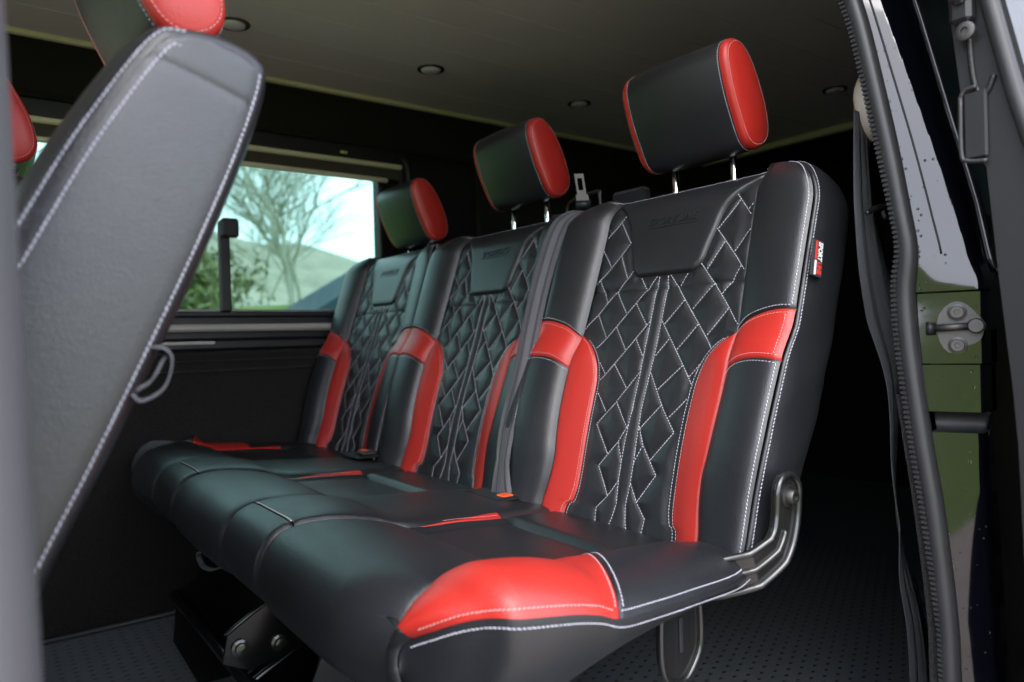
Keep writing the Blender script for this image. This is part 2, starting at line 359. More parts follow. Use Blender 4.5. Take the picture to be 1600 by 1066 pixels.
def mgrid(name, P, m):
    P = np.asarray(P); n, k = P.shape[:2]; idx = np.arange(n*k).reshape(n, k)
    F = np.stack([idx[:-1, :-1], idx[:-1, 1:], idx[1:, 1:], idx[1:, :-1]], -1).reshape(-1, 4)
    return mesh_data(name, P.reshape(-1, 3), F.tolist(), m)
S_TOP = .5375
# -- meshes of one backrest, shared by the three seats
def make_quilt():
    s = np.linspace(-.021, .532, 400)[:, None]; v = np.linspace(-1, 1, 200)[None, :]; y = v*(seam_y(s)+.0015); S = s+0*y
    h = H(np.clip(y, -seam_y(S)+1e-5, seam_y(S)-1e-5), S, True)
    return mgrid('quilted_panel', BK(y, S, h)[:, ::-1], 'leather_black')
def overlay(name, yl, yr, s0, s1, lift, m, ns=160, ny=30, foot=None, crown=0.):
    s = np.linspace(s0, s1, ns)[:, None]; u = np.linspace(0, 1, ny)[None, :]; L, Rr = yl(s), yr(s); y = L+(Rr-L)*u; S = s+0*y
    d = np.minimum(y-L, Rr-y)
    if foot is not None: d = np.minimum(d, S-foot)
    h = H(y, S)+lift*(1-np.exp(-d/.0035))-.0022*np.exp(-d/.0012)+crown*4*u*(1-u)*np.minimum(1, (Rr-L)/.04)
    return mgrid(name, BK(y, S, h)[:, ::-1], m)
s_up = smooth1([0, .25, .5, .75, 1.], [.2855, .300, .307, .311, .312])
s_lo = smooth1([0, .25, .5, .75, 1.], [.229, .240, .244, .244, .242])
def bolster(name, sg, lo, hi, m, ns, nw=44):
    w = np.linspace(0, 1, nw)[None, :]; t = np.linspace(0, 1, ns)[:, None]; a, b = lo(w), hi(w); S = a+(b-a)*t
    y = seam_y(S)+(y_edge(S)-seam_y(S))*w; d = np.minimum(S-a+(.05 if name == 'bolster_foot' else 0), b-S+(.05 if name == 'bolster' else 0))
    y = np.maximum(y, seam_y(S)+1e-6); h = H(y, S)-.0022*np.exp(-d/.002)+.0008*(1-np.exp(-d/.01))-.0015*np.exp(-w*.09/.003)
    P = BK(sg*y, S, h); return mgrid(name, P if sg < 0 else P[:, ::-1], m)
const = lambda c: (lambda w: c+0*w)
BM = {'quilt': make_quilt(),
      'head': overlay('head_panel', lambda s: -hp_half(s), lambda s: hp_half(s), .3862, S_TOP-.001, .0062, 'leather_black', 90, 90, .3862),
      'stripeL': overlay('red_stripe', lambda s: yin(s), lambda s: seam_y(s), -.021, .2885, .0016, 'leather_red', 200, 26, crown=.003),
      'stripeR': overlay('red_stripe', lambda s: -seam_y(s), lambda s: -yin(s), -.021, .2885, .0016, 'leather_red', 200, 26, crown=.003)}
for k, sg in (('L', 1), ('R', -1)):
    BM['up'+k] = bolster('bolster', sg, s_up, const(S_TOP), 'leather_black', 110)
    BM['wing'+k] = bolster('red_wing', sg, s_lo, s_up, 'leather_red', 40)
    BM['low'+k] = bolster('bolster_foot', sg, const(-.021), s_lo, 'leather_black', 110)
# shell: side, top and back of the backrest
def make_shell():
    sv = np.linspace(-.021, .455, 60); uu = np.linspace(0, 1, 24)[1:]; s2 = .455+.0825*np.sin(uu*np.pi/2)
    right = [(-float(y_edge(s)), s) for s in np.r_[sv, s2]]; left = [(-y, s) for y, s in right[::-1]]
    ytop = right[-1][0]; mid = [(y, S_TOP) for y in np.linspace(ytop, -ytop, 30)[1:-1]]
    loop = np.array(right+mid+left); tng = np.gradient(loop, axis=0); tng /= np.linalg.norm(tng, axis=1)[:, None]+1e-9
    nrm = np.c_[-tng[:, 1], tng[:, 0]]; nrm *= np.sign((nrm*(loop-np.array([0, .2]))).sum(1))[:, None]
    he = np.array([float(H(np.array(np.clip(y, -float(y_edge(s)), float(y_edge(s)))), np.array(s))) for y, s in loop])
    prof = [(-.0020, -.004), (.0004, -.0030), (.0026, -.0046), (.0044, -.0080), (.0062, -.015), (.0080, -.021), (.0084, -.042), (.0070, -.056), (.003, -.068), (-.005, -.076), (-.02, -.080), (-.05, -.082)]
    rings = []
    for off, dh in prof:
        th = np.interp(loop[:, 1], [-.08, -.02, .07, .2, .5], [.25, .30, .66, .95, 1.]); hh = he+dh*th-(he+.0)*np.clip(-dh/.08, 0, 1)
        wr = .0016*np.sin(loop[:, 1]*43+off*300)*np.sin(loop[:, 1]*17+1.3+dh*60)*(abs(dh) > .012)
        rings.append(BK(loop[:, 0]+nrm[:, 0]*(off+wr), loop[:, 1]+nrm[:, 1]*off, hh))
    P = np.array(rings); mbx = MB().grid(P); n = P.shape[1]; k = (len(prof)-1)*n
    mbx.F.append(tuple(range(k, k+n)))
    V = np.concatenate(mbx.V); me = mesh_data('backrest', V, mbx.F, 'leather_black')
    return me, loop, nrm, he
SHELL, LOOP, LNRM, LHE = make_shell()
# -- stitching of one backrest
def path_on(ys_, ss_):
    ys_, ss_ = np.asarray(ys_, float), np.asarray(ss_, float); return BKN(ys_, ss_)
def dense(l, step=.002):
    l = np.asarray(l, float); d = np.r_[0, np.cumsum(np.hypot(*np.diff(l, axis=0).T))]; n = max(3, int(d[-1]/step)); t = np.linspace(0, d[-1], n)
    return np.interp(t, d, l[:, 0]), np.interp(t, d, l[:, 1])
mw, mr = MB(), MB()
for l in QLINES:
    y, s = dense(l); ok = (np.abs(y) < seam_y(s)-.001) & ((s < .385) | (np.abs(y) > hp_half(np.clip(s, .386, .534))-.001)) & ((s > .289) | (np.abs(y) < yin(s)-.006))
    if ok.sum() < 3: continue
    y, s = y[ok], s[ok]; p, n = path_on(y, s); stitches(mw, p, n, .0046, .0039, .00082, .0008, .1)
y, s = dense([(-.148, .3655), (.148, .3655)]); md = MB(); p, n = path_on(y, s); stitches(md, p, n, .0046, .0036, .0005, .0, .1)
for sg in (1, -1):
    s = np.linspace(-.02, .281, 200)
    for off, mbx, lf in ((-.0048, mw, .0006), (.0055, mr, .0042)):
        y = np.minimum(yin(s)+off, seam_y(s)-.001); p, n = path_on(sg*y, s); stitches(mbx, p, n, .0044, .0036, .00062, lf, .16)
    w = np.linspace(.02, .95, 80)
    for fn, off, mbx in ((s_up, .0045, mw), (s_up, -.0055, mr), (s_lo, .0055, mr), (s_lo, -.0045, mw)):
        S = fn(w)+off; y = seam_y(S)+(y_edge(S)-seam_y(S))*w; p, n = path_on(sg*y, S); stitches(mbx, p, n, .0044, .0036, .00062, .0008, .16)
    S = np.linspace(.249, .305, 30); y = seam_y(S)+(y_edge(S)-seam_y(S))*.90; p, n = path_on(sg*y, S); stitches(mr, p, n, .0044, .0036, .00062, .0008, .16)
    for a, b in ((-.02, .238), (.317, .5345)):
        S = np.linspace(a, b, 160); y = seam_y(S)+(y_edge(S)-seam_y(S))*.955; p, n = path_on(sg*y, S); stitches(mw, p, n, .0046, .0041, .00074, .0006, .22)
    # second row, on the side face just past the corner seam
    sel = (np.sign(LOOP[:, 0]) == sg) & (LOOP[:, 1] < S_TOP-.004); idx = np.where(sel)[0]
    Q = BK(LOOP[idx, 0]+LNRM[idx, 0]*.0040, LOOP[idx, 1]+LNRM[idx, 1]*.0040, LHE[idx]-.0072*.95)
    Nn = BK(LNRM[idx, 0]*.85, LNRM[idx, 1]*.85, .5+0*idx); stitches(mw, Q, Nn, .0046, .0041, .00074, .0005, -.22)
y = np.linspace(-.150, .150, 200); p, n = path_on(y, 0*y+.5335); stitches(mw, p+np.array([-.002, 0, .003]), n, .0046, .0038, .00065, .0012, .16)
ST_BACK_W = mesh_data('stitching', np.concatenate(mw.V), mw.F, 'thread_white'); ST_BACK_R = mesh_data('red_panel_stitching', np.concatenate(mr.V), mr.F, 'thread_pink')
ST_BACK_D = mesh_data('seam_stitching', np.concatenate(md.V), md.F, 'thread_dark')
# -- lettering
def text_mesh(txt, size, depth, m, shear=0., bold=0., name='lettering', width=None):
    cu = bpy.data.curves.new(name, 'FONT'); cu.body = txt; cu.size = size; cu.extrude = depth; cu.shear = shear; cu.offset = bold; cu.align_x = 'CENTER'; cu.align_y = 'CENTER'; cu.resolution_u = 3
    o = bpy.data.objects.new(name, cu); COL.objects.link(o); dg = bpy.context.evaluated_depsgraph_get(); dg.update()
    me = bpy.data.meshes.new_from_object(o.evaluated_get(dg)); bpy.data.objects.remove(o); bpy.data.curves.remove(cu)
    me.materials.clear(); me.materials.append(MAT[m]); V = np.array([v.co for v in me.vertices])
    if width: V[:, 0] *= width/(V[:, 0].max()-V[:, 0].min())
    me.name = name; return me, V
emb, EV = text_mesh('SPORTLINE', .0165, .0012, 'leather_black', .25, .0003, 'embossed_lettering', .098)
s0 = .476; ey = -EV[:, 0]; es = s0+EV[:, 1]
hh = H(ey, es)+.0062+.0002+EV[:, 2]
for v, c in zip(emb.vertices, BK(ey, es, hh)): v.co = c
yy = np.linspace(-.049, .049, 20); UL = MB()
UL.grid(np.array([BK(yy, s0-.0095+ds, H(yy, s0+0*yy)+.0062+dh) for ds, dh in ((-.0009, -.0006), (-.0008, .0007), (.0008, .0007), (.0009, -.0006))]))
UNDER = mesh_data('embossed_underline', np.concatenate(UL.V), UL.F, 'leather_black')

bench = empty('bench_seat', (0, .48, FZ), 'black leather three place bench with red panels and white diamond quilting', 'bench seat')
# headrest shape, local to its own centre (before tilt): profile in (depth a, height b)
HR_T = R(-22)
prof_h = np.array([.90, 1.03])*cr([(-.034, -.060), (-.040, -.02), (-.041, .02), (-.034, .062), (-.015, .079), (.012, .077), (.031, .052), (.040, .012), (.041, -.03), (.032, -.064), (.012, -.078), (-.015, -.077)], 6, True)
def hr_pt(a, b, y):
    a, b, y = np.broadcast_arrays(a, b, y); return np.stack([a*math.cos(HR_T)+b*math.sin(HR_T), y, -a*math.sin(HR_T)+b*math.cos(HR_T)], -1)
HW = .0955
def make_headrest():
    ys_ = np.linspace(-1, 1, 41); rings = []
    for v in ys_:
        y = v*HW; sc = 1.0+.035*(1-v*v)-.021*np.exp(-(1-abs(v))/.03); fb = .008*(1-v*v)
        a = prof_h[:, 0]*sc; a = np.where(a < 0, a-fb, a); rings.append(hr_pt(a, prof_h[:, 1]*sc, y))
    body = MB().grid(np.array(rings), closed_v=True); n = len(prof_h)
    body.F.append(tuple(range(n))[::-1]); body.F.append(tuple(range(40*n, 41*n)))
    body = mesh_data('headrest', np.concatenate(body.V), body.F, 'leather_black')
    pads = {}
    for sg in (1, -1):
        rr = []
        for f, dy in ((1.0, -.003), (1.003, .001), (.995, .004), (.96, .0072), (.88, .0098), (.7, .0125), (.45, .0142), (.2, .0148), (.01, .015)):
            rr.append(hr_pt(prof_h[:, 0]*f, prof_h[:, 1]*f, sg*(HW+dy)))
        mbx = MB().grid(np.array(rr), closed_v=True, flip=sg > 0); pads[sg] = mesh_data('side_pad', np.concatenate(mbx.V), mbx.F, 'leather_red')
    w_, p_ = MB(), MB()
    for sg in (1, -1):
        c = np.r_[prof_h, prof_h[:1]]; sc = 1.004
        y = sg*(HW-.005); ring = hr_pt(c[:, 0]*1.002, c[:, 1]*1.002, y); stitches(w_, ring, ring*np.array([1, 0, 1]), .0042, .0034, .0006, .0008, .16)
        ring = hr_pt(c[:, 0]*.885, c[:, 1]*.925, sg*(HW+.0094)); stitches(p_, ring, ring*np.array([1, 0, 1])*4+np.array([0, sg*.3, 0]), .0042, .0034, .0006, .0006, .16)
    return body, pads, mesh_data('stitching', np.concatenate(w_.V), w_.F, 'thread_white'), mesh_data('pad_stitching', np.concatenate(p_.V), p_.F, 'thread_pink')
HR_BODY, HR_PADS, HR_STW, HR_STP = make_headrest()
mb = MB().tube([(.012, 0, -.18), (.004, 0, -.02)], .0062, 14); POST = mesh_data('post', np.concatenate(mb.V), mb.F, 'chrome')
mb = MB().lathe((0, 0, 0), (0, 0, 1), [(.0065, .004), (.012, .004), (.014, 0), (.014, -.012)], 16); COLLAR = mesh_data('post_collar', np.concatenate(mb.V), mb.F, 'plastic_black')
def headrest(parent, c, label=None):
    h = add('headrest', HR_BODY, parent, c, label=label)
    for sg in (-1, 1):
        add('side_pad', HR_PADS[sg], h, c); add('post', POST, h, (c[0]+.018, c[1]+sg*.058, c[2]-.02))
    add('stitching', HR_STW, h, c, kind='stuff'); add('pad_stitching', HR_STP, h, c, kind='stuff'); return h
HRZ = [.631, .642, .612]; HRX = [.186, .206, .206]
for i, yc in enumerate(YC):
    L = (0, yc, 0); b = add('backrest', SHELL, bench, L, label=['backrest nearest the open door with a woven side tag', 'middle backrest behind the hanging seat belt', 'backrest beside the window'][i])
    add('quilted_panel', BM['quilt'], b, L); add('head_panel', BM['head'], b, L)
    for k in 'LR':
        add('red_stripe', BM['stripe'+k], b, L); add('bolster', BM['up'+k], b, L); add('red_wing', BM['wing'+k], b, L); add('bolster_foot', BM['low'+k], b, L)
    add('stitching', ST_BACK_W, b, L, kind='stuff'); add('red_panel_stitching', ST_BACK_R, b, L, kind='stuff'); add('seam_stitching', ST_BACK_D, b, L, kind='stuff')
    add('embossed_lettering', emb, b, L); add('embossed_underline', UNDER, b, L)
    headrest(bench, (HRX[i], yc-.003, HRZ[i]), ['headrest nearest the open door with red sides', 'middle headrest with red sides', 'headrest beside the window with red sides'][i])
    if i == 0:   # woven tag sewn into the corner seam
        ty = -.2585
        tg = np.array([(.0945, .391), (.1165, .3885), (.1075, .3425), (.0855, .3465)]); mbt = MB().prism([tuple(p) for p in tg], 1, ty-.0022, ty)
        mbt.build('side_tag', 'tag_dark', b, L, smooth=False, label='small dark woven tag with white and red lettering')
        ex = (tg[1]-tg[0]); ex /= np.linalg.norm(ex); dn = (tg[3]-tg[0]); Ln = np.linalg.norm(dn); dn /= Ln; o0 = tg[0]
        def tagtext(txt, m, along, across, wd, size):
            me, V = text_mesh(txt, size, .0002, m, .15, .0006, 'tag_lettering', wd)
            for v, q in zip(me.vertices, V):
                c = o0+dn*(along+q[0])+ex*(across+q[1]); v.co = (c[0], ty-.0026-q[2]*.5, c[1])
            add('tag_lettering', me, b, L)
        def tagbar(m, a0, a1, c0, c1):
            pl = [tuple(o0+dn*a+ex*c) for a, c in ((a0, c0), (a1, c0), (a1, c1), (a0, c1))]; MB().prism(pl, 1, ty-.0029, ty-.0022).build('tag_bar', m, b, L, smooth=False)
        tagtext('SPORT', 'tag_white', .0140, .0150, .025, .0125); tagtext('LINE', 'tag_red', .0355, .0150, .0165, .0125)
        tagbar('tag_red', .0015, .0245, .0050, .0085); tagbar('tag_white', .0262, .0445, .0050, .0085)

# -- cushion: a profile swept across the bench (p = distance along it from the crease to the underside)
CP = cr([(.07, -.035), (.03, -.012), (0, -.001), (-.05, .004), (-.11, .009), (-.20, .0155), (-.278, .023), (-.31, .034), (-.345, .043), (-.385, .0485), (-.420, .0475), (-.446, .039), (-.463, .019), (-.4705, -.004), (-.470, -.026), (-.458, -.048), (-.436, -.062), (-.405, -.070)], 14)
CD = np.r_[0, np.cumsum(np.linalg.norm(np.diff(CP, axis=0), axis=1))]; CT = np.gradient(CP, axis=0); CT /= np.linalg.norm(CT, axis=1)[:, None]; CN = np.c_[CT[:, 1], -CT[:, 0]]
if CN[len(CN)//3][1] < 0: CN = -CN
ifr = np.argmax(CP[:, 0] < -.4789) if (CP[:, 0] < -.4789).any() else np.argmin(CP[:, 0])
top_part = slice(0, int(np.argmin(CP[:, 0]))+1)
def p_of_x(x):
    xs = CP[top_part, 0][::-1]; return np.interp(x, xs, CD[top_part][::-1])
PFR_ = float(p_of_x(-.385))
def CS(p, y, h):
    p, y, h = np.broadcast_arrays(np.asarray(p, float), np.asarray(y, float), np.asarray(h, float))
    x = np.interp(p, CD, CP[:, 0])+h*np.interp(p, CD, CN[:, 0])+.026*sstep((-y-.07)/.10)*sstep((p-PFR_)/.06)+.10*sstep((y-1.0)/.19)*sstep((p-PFR_+.10)/.14); z = np.interp(p, CD, CP[:, 1])+h*np.interp(p, CD, CN[:, 1]); return np.stack([x, y, z], -1)
PX = lambda x: float(p_of_x(x)); P_BACK, P_INS, P_FRONT, P_END = PX(-.11), PX(-.278), PX(-.385), CD[-1]-.001
roll_w = lambda p: np.interp(p, [0, P_BACK, P_INS-.03, P_INS, P_INS+.03, P_FRONT, P_FRONT+.06, P_END], [.135, .128, .128, .134, .150, .158, .161, .161])
YE_ = smooth1([-.08, .02, .05, .086, .14, .19, .283, .345, .385, .412, .432, .446, .456, .462, .466, .470, .475], [-.235, -.240, -.252, -.265, -.272, -.277, -.287, -.288, -.282, -.270, -.254, -.236, -.216, -.198, -.183, -.170, -.170])
def y_end(p):     # outer limit at the open-door end
    xs = np.interp(p, CD, CP[:, 0]); return np.where(p > CD[int(np.argmin(CP[:, 0]))], -.170, YE_(-xs))
Y_FAR = 1.19
def seat_of(y): return np.clip(np.round(np.asarray(y)/.48), 0, 2)*.48
EB = smooth1([0, .06, .18, .35, .5, .65, .8, .92, 1.0], [0, .008, .018, .0265, .0295, .0285, .0225, .0125, -.002])
def CH(p, y):
    """padding height over the swept profile"""
    p, y = np.broadcast_arrays(np.asarray(p, float), np.asarray(y, float)); yc = seat_of(y); a = np.abs(y-yc); rw = roll_w(p)
    ins = sstep((P_INS+.002-p)/.012); fr = sstep((p-P_INS)/.02)
    # inside a seat: sunk insert, crowned front roll
    edge = np.maximum(rw-a, 0)
    h_in = ins*(-.008*sstep(edge/.02)*sstep((p-P_BACK+.01)/.012)+.002*np.exp(-((p-(P_BACK+P_INS)/2)/.05)**2))+fr*(.008*(1-np.exp(-edge/.012))-.006+.003*(1-(a/.16)**2))
    h_in = h_in-.004*np.exp(-np.abs(p-P_INS)/.004)-.003*np.exp(-np.abs(p-P_BACK)/.004)*(p < P_INS)
    # bridges between the seats
    left = yc+rw; nxt = np.where(y > yc, yc+.48-rw, yc-.48+rw); t = np.clip((a-rw)/np.maximum(.24-rw, 1e-3), 0, 1)
    amp = np.interp(p, [0, .05, P_BACK, P_INS, P_FRONT, P_FRONT+.08, P_END], [.002, .006, .012, .012, .005, .001, -.001]); h_br = amp*(1-np.exp(-t*.11/.018))-.003*np.exp(-t*.11/.002)
    # open-door end bolster and window-side end
    ye = y_end(p); tn = np.clip((-y-rw)/np.maximum(-ye-rw, 1e-3), 0, 1); ampn = np.interp(p, [0, PX(-.03), PX(-.10), PX(-.25), P_FRONT, P_FRONT+.05, P_END], [.35, .62, .95, 1.05, 1.0, .5, .25])
    h_near = ampn*EB(tn); tf = np.clip((y-.96-rw)/np.maximum(Y_FAR-.96-rw, 1e-3), 0, 1); h_far = .35*ampn*EB(tf)
    h = np.where(a <= rw, h_in, h_br); h = np.where((yc == 0) & (y < -rw), h_near, h); h = np.where((yc > .9) & (y > .96+rw), h_far, h)
    wr = .0004*np.sin(p*50+y*21)*np.sin(y*27-p*23)
    return h+wr
def CSN(p, y):
    e = .0015; q = CS(p, y, CH(p, y)); dp = CS(p+e, y, CH(p+e, y))-CS(p-e, y, CH(p-e, y)); dy = CS(p, y+e, CH(p, y+e))-CS(p, y-e, CH(p, y-e))
    n = np.cross(dp, dy); n /= np.linalg.norm(n, axis=-1)[..., None]+1e-12
    ref = np.stack([np.interp(p, CD, CN[:, 0]), 0*np.asarray(p), np.interp(p, CD, CN[:, 1])], -1); sg = np.sign((n*ref).sum(-1)); return q, n*sg[..., None]
def patch(name, pa, pb, yl, yr, m, parent, n_p=60, n_y=40, lift=0., sink=.0025, **k):
    """patch of the cushion between two p limits (numbers or functions of u) and two y(p) limits; edges tucked into the seam"""
    u = np.linspace(0, 1, n_y)[None, :]; t = np.linspace(0, 1, n_p)[:, None]; A_ = (pa(u) if callable(pa) else pa+0*u); B_ = (pb(u) if callable(pb) else pb+0*u)
    Pp = A_+(B_-A_)*t; A, B = yl(Pp), yr(Pp); y = A+(B-A)*u
    d = np.minimum(np.minimum(y-A, B-y), np.minimum(Pp-A_, B_-Pp))
    h = CH(Pp, y)+lift*(1-np.exp(-np.maximum(d, 0)/.003))-sink*np.exp(-np.maximum(d, 0)/.0016)
    mm = MB().grid(CS(Pp, y, h)); return mm.build(name, m, parent, **k)
# base under the padding, closed at the sides and below
side_p = np.linspace(PX(.008), CD[int(np.argmin(CP[:, 0]))], 90); SQ = CS(side_p, y_end(side_p), CH(side_p, y_end(side_p)+1e-4)); bx_ = SQ[:, 0]
bot_z = np.interp(-bx_, [-.03, .05, .12, .25, .35, .42, .48], [-.035, -.012, -.018, -.036, -.054, -.063, -.068]); bot_y = SQ[:, 1]+np.interp(-bx_, [0, .2, .45, .48], [.03, .055, .05, .035])
rows = []
for f in (0, .04, .12, .3, .55, .8, 1.0):
    q = SQ.copy(); q[:, 2] = SQ[:, 2]*(1-f)+bot_z*f-.003*(f > 0); q[:, 1] = SQ[:, 1]+(bot_y-SQ[:, 1])*f**1.6-.004*math.sin(math.pi*min(1, f*1.6))
    q[:, 0] = np.maximum(q[:, 0], -.47+.045*f); rows.append(q)
base = MB().grid(np.array(rows)); far = [q*np.array([1, 0, 1])+np.array([0, Y_FAR, 0])-np.array([0, 1, 0])*0 for q in rows]
base.grid(np.array(far)); near_b, far_b = rows[-1], far[-1]
under_g = np.array([near_b, far_b])+np.array([0, 0, -.001])
# lower front lip joining the front faces to the underside
pl = np.linspace(P_END-.03, P_END, 6); lip = np.array([CS(pl, np.full(6, y), -.003) for y in (-.170, Y_FAR)]); base.grid(lip)
fr_y = np.linspace(-.170, -.170, 2)
cushion = base.build('cushion', 'leather_black', bench, (0, 0, 0), label='seat cushion of the bench with red corners')
MB().grid(under_g).build('underside', 'curtain_black', cushion, (0, 0, 0))
# front corner seam wall between side skirt and front faces
P_TIP = PX(-.464)
TP = lambda p: np.clip((P_INS-.02-p)/(P_INS-.02-P_BACK-.03), 0, 1)
for i, yc in enumerate(YC):
    patch('insert', P_BACK+.001, P_INS-.001, lambda p: yc-roll_w(p), lambda p: yc+roll_w(p), 'leather_black', cushion, 60, 60)
    patch('rear_strip', .002, P_BACK, lambda p: yc-roll_w(p), lambda p: yc+roll_w(p), 'leather_black', cushion, 30, 50)
    lim = (lambda p: yc-roll_w(p)) if i else (lambda p: -roll_w(p)+(y_end(p)+.0005+roll_w(p))*sstep((p-P_TIP+.003)/.004))
    patch('front_roll', P_INS, P_END, lim, lambda p: yc+roll_w(p), 'leather_black', cushion, 120, 70)
    if i < 2:
        patch('bridge', .002, P_FRONT+.035, lambda p: yc+roll_w(p), lambda p: yc+.48-roll_w(p), 'leather_black', cushion, 110, 50)
        patch('bridge_front', P_FRONT+.037, P_END, lambda p: yc+roll_w(p), lambda p: yc+.48-roll_w(p), 'leather_black', cushion, 60, 40)
        pp = np.full(50, P_FRONT+.036); yy = np.linspace(yc+.168, yc+.312, 50); q, n = CSN(pp, yy); MB().tube(q-n*.0004, .0013, 6).build('piping', 'rail_grey', cushion)
    for sg in (1, -1):   # red inlay along the inner wall of each bolster
        if (i == 0 and sg < 0): continue
        f = (lambda p: yc+roll_w(p)-.003, lambda p: yc+roll_w(p)-.002+.013*TP(p)) if sg > 0 else (lambda p: yc-roll_w(p)+.002-.013*TP(p), lambda p: yc-roll_w(p)+.003)
        patch('red_inlay', P_BACK+.006, P_INS-.022, f[0], f[1], 'leather_red', cushion, 50, 14, .0022, .002)
P_RG = PX(-.262)
P_TIP = PX(-.464)
rg = lambda u: PX(-.284)+(PX(-.188)-PX(-.284))*u
patch('red_corner', rg, P_TIP+.003, lambda p: y_end(p), lambda p: -roll_w(p), 'leather_red', cushion, 120, 60)
patch('side_bolster', PX(.008), lambda u: rg(u)-.001, lambda p: y_end(p), lambda p: -roll_w(p), 'leather_black', cushion, 90, 60)
patch('red_inlay', P_BACK+.010, P_RG+.03, lambda p: -roll_w(p)+.002-.017*np.clip((p-P_BACK)/.08, 0, 1), lambda p: -roll_w(p)+.003, 'leather_red', cushion, 60, 16, .0022, .002)
patch('red_corner', PX(-.19), PX(-.36), lambda p: .96+roll_w(p), lambda p: 0*p+Y_FAR, 'leather_red', cushion, 60, 40)
patch('window_bolster', .002, PX(-.19)-.001, lambda p: .96+roll_w(p), lambda p: 0*p+Y_FAR, 'leather_black', cushion, 60, 40)
patch('window_corner', PX(-.36), P_END, lambda p: .96+roll_w(p), lambda p: 0*p+Y_FAR, 'leather_black', cushion, 60, 40)
# cushion stitching
cw, cp_ = MB(), MB()
def cst(mbx, p, y, off=.0, big=1.): 
    q, n = CSN(p, y); stitches(mbx, q, n, .0042, .0040*big**.2, .00072*big, .0006+off, .3)
p = np.linspace(PX(-.284)+.006, PX(-.461), 300); cst(cp_, p, y_end(p)+.0045); 
p = np.linspace(PX(-.03), PX(-.284)-.005, 200); cst(cw, p, y_end(p)+.0042)
q = SQ.copy(); q[:, 2] -= .0065; q[:, 1] -= .0022; nn = np.c_[0*bx_, -1+0*bx_, .15+0*bx_]; tg = np.gradient(SQ, axis=0); nn = np.c_[-tg[:, 1], tg[:, 0], 0*bx_]; nn /= np.linalg.norm(nn, axis=1)[:, None]+1e-9
nn *= np.sign(nn@np.array([-.3, -1, 0]))[:, None]; sel = (bx_ < -.03) & (bx_ > -.441); q[:, :2] = SQ[:, :2]+nn[:, :2]*.0035; stitches(cw, q[sel], nn[sel], .0042, .0040, .00075, .0006, -.3)
for off, mbx in ((.006, cp_), (-.006, cw)):
    u = np.linspace(.04, .93, 80); pq = rg(u)+off; cst(mbx, pq, y_end(pq)+(-roll_w(pq)-y_end(pq))*u)
for off, mbx, lf in ((.0055, cw, .0), (-.0045, cp_, .0022)):
    p = np.linspace(P_BACK+.02, P_RG+.025, 120); cst(mbx, p, -roll_w(p)+off, lf)
for yc in YC[:2]:
    p = np.linspace(P_BACK+.014, P_INS-.060, 120); cst(cp_, p, yc+roll_w(p)+.000, .0022)
cw.build('stitching', 'thread_white', cushion, kind='stuff'); cp_.build('red_panel_stitching', 'thread_pink', cushion, kind='stuff')

# -- buckle wells in the bridges
wx, wy = -.055, .245
well = MB().box((wx-.035, wy-.055, .012), (wx+.04, wy+.05, .0165), .002).build('buckle_well', 'plastic_black', bench, (0, 0, 0), smooth=False)
MB().box((wx-.021, wy-.047, .0168), (wx+.033, wy+.042, .0176)).build('well_opening', 'floor_stud', well, (0, 0, 0), smooth=False)
bk = MB().box((wx-.004, wy-.044, .008), (wx+.020, wy-.020, .0195), .003).build('buckle', 'orange_plastic', bench, (0, 0, 0), smooth=False)
well2 = MB().box((-.085, .70, .0225), (-.02, .80, .0255), .002).build('buckle_well', 'plastic_black', bench, (0, 0, 0), smooth=False)
MB().box((-.078, .708, .0257), (-.027, .792, .0262)).build('well_opening', 'floor_stud', well2, (0, 0, 0), smooth=False)
b2 = MB().box((-.07, .705, .026), (-.035, .74, .037), .004).build('buckle', 'steel', bench, (0, 0, 0), smooth=False)
MB().box((-.066, .709, .0372), (-.052, .735, .0385), .001).build('release_button', 'orange_plastic', b2, (0, 0, 0), smooth=False)
# -- recliner bracket at the open-door end
def slab(outline, y0, y1, bev=.002): return MB().prism([tuple(p) for p in outline], 1, y0, y1)
path = cr([(.008, .090), (.004, .058), (-.008, .032), (-.034, .012), (-.07, -.004), (-.11, -.020)], 8)
wd = np.interp(np.linspace(0, 1, len(path)), [0, .3, 1], [.0215, .021, .0235]); tt = np.gradient(path, axis=0); tt /= np.linalg.norm(tt, axis=1)[:, None]; nn2 = np.c_[-tt[:, 1], tt[:, 0]]
cap = [path[0]+.0215*np.array([math.cos(a), math.sin(a)]) for a in np.linspace(math.atan2(nn2[0][1], nn2[0][0]), math.atan2(nn2[0][1], nn2[0][0])-math.pi*(1 if True else -1), 12)]
outl = np.r_[path+nn2*wd[:, None], (path-nn2*wd[:, None])[::-1]]
tq = np.linspace(0, 1, len(path)); by = np.interp(tq, [0, .45, .65, .8, 1], [-.2635, -.2635, -.252, -.222, -.165])
sec_ = np.stack([np.stack([(path+nn2*wd[:, None]*f)[:, 0], by-d, (path+nn2*wd[:, None]*f)[:, 1]], 1) for f, d in ((-1, 0), (-1, .006), (-.8, .007), (.8, .007), (1, .006), (1, 0))], 1)
br = MB().grid(sec_, closed_v=True).lathe((path[0][0], -.2635, path[0][1]), (0, -1, 0), [(.0, 0), (.0215, 0), (.0215, .0068), (.0, .0068)], 24).build('recliner_bracket', 'metal_black', bench, (0, 0, 0), auto=40)
rA, rB = path+nn2*wd[:, None], path-nn2*wd[:, None]; arc = [path[0]-.0215*tt[0]*math.sin(a)+.0215*nn2[0]*math.cos(a) for a in np.linspace(0, math.pi, 14)[1:-1]]
ring = [(a, y-.008, b) for (a, b), y in zip(rA[::-1], by[::-1])]+[(a, -.2715, b) for a, b in arc]+[(a, y-.008, b) for (a, b), y in zip(rB, by)]
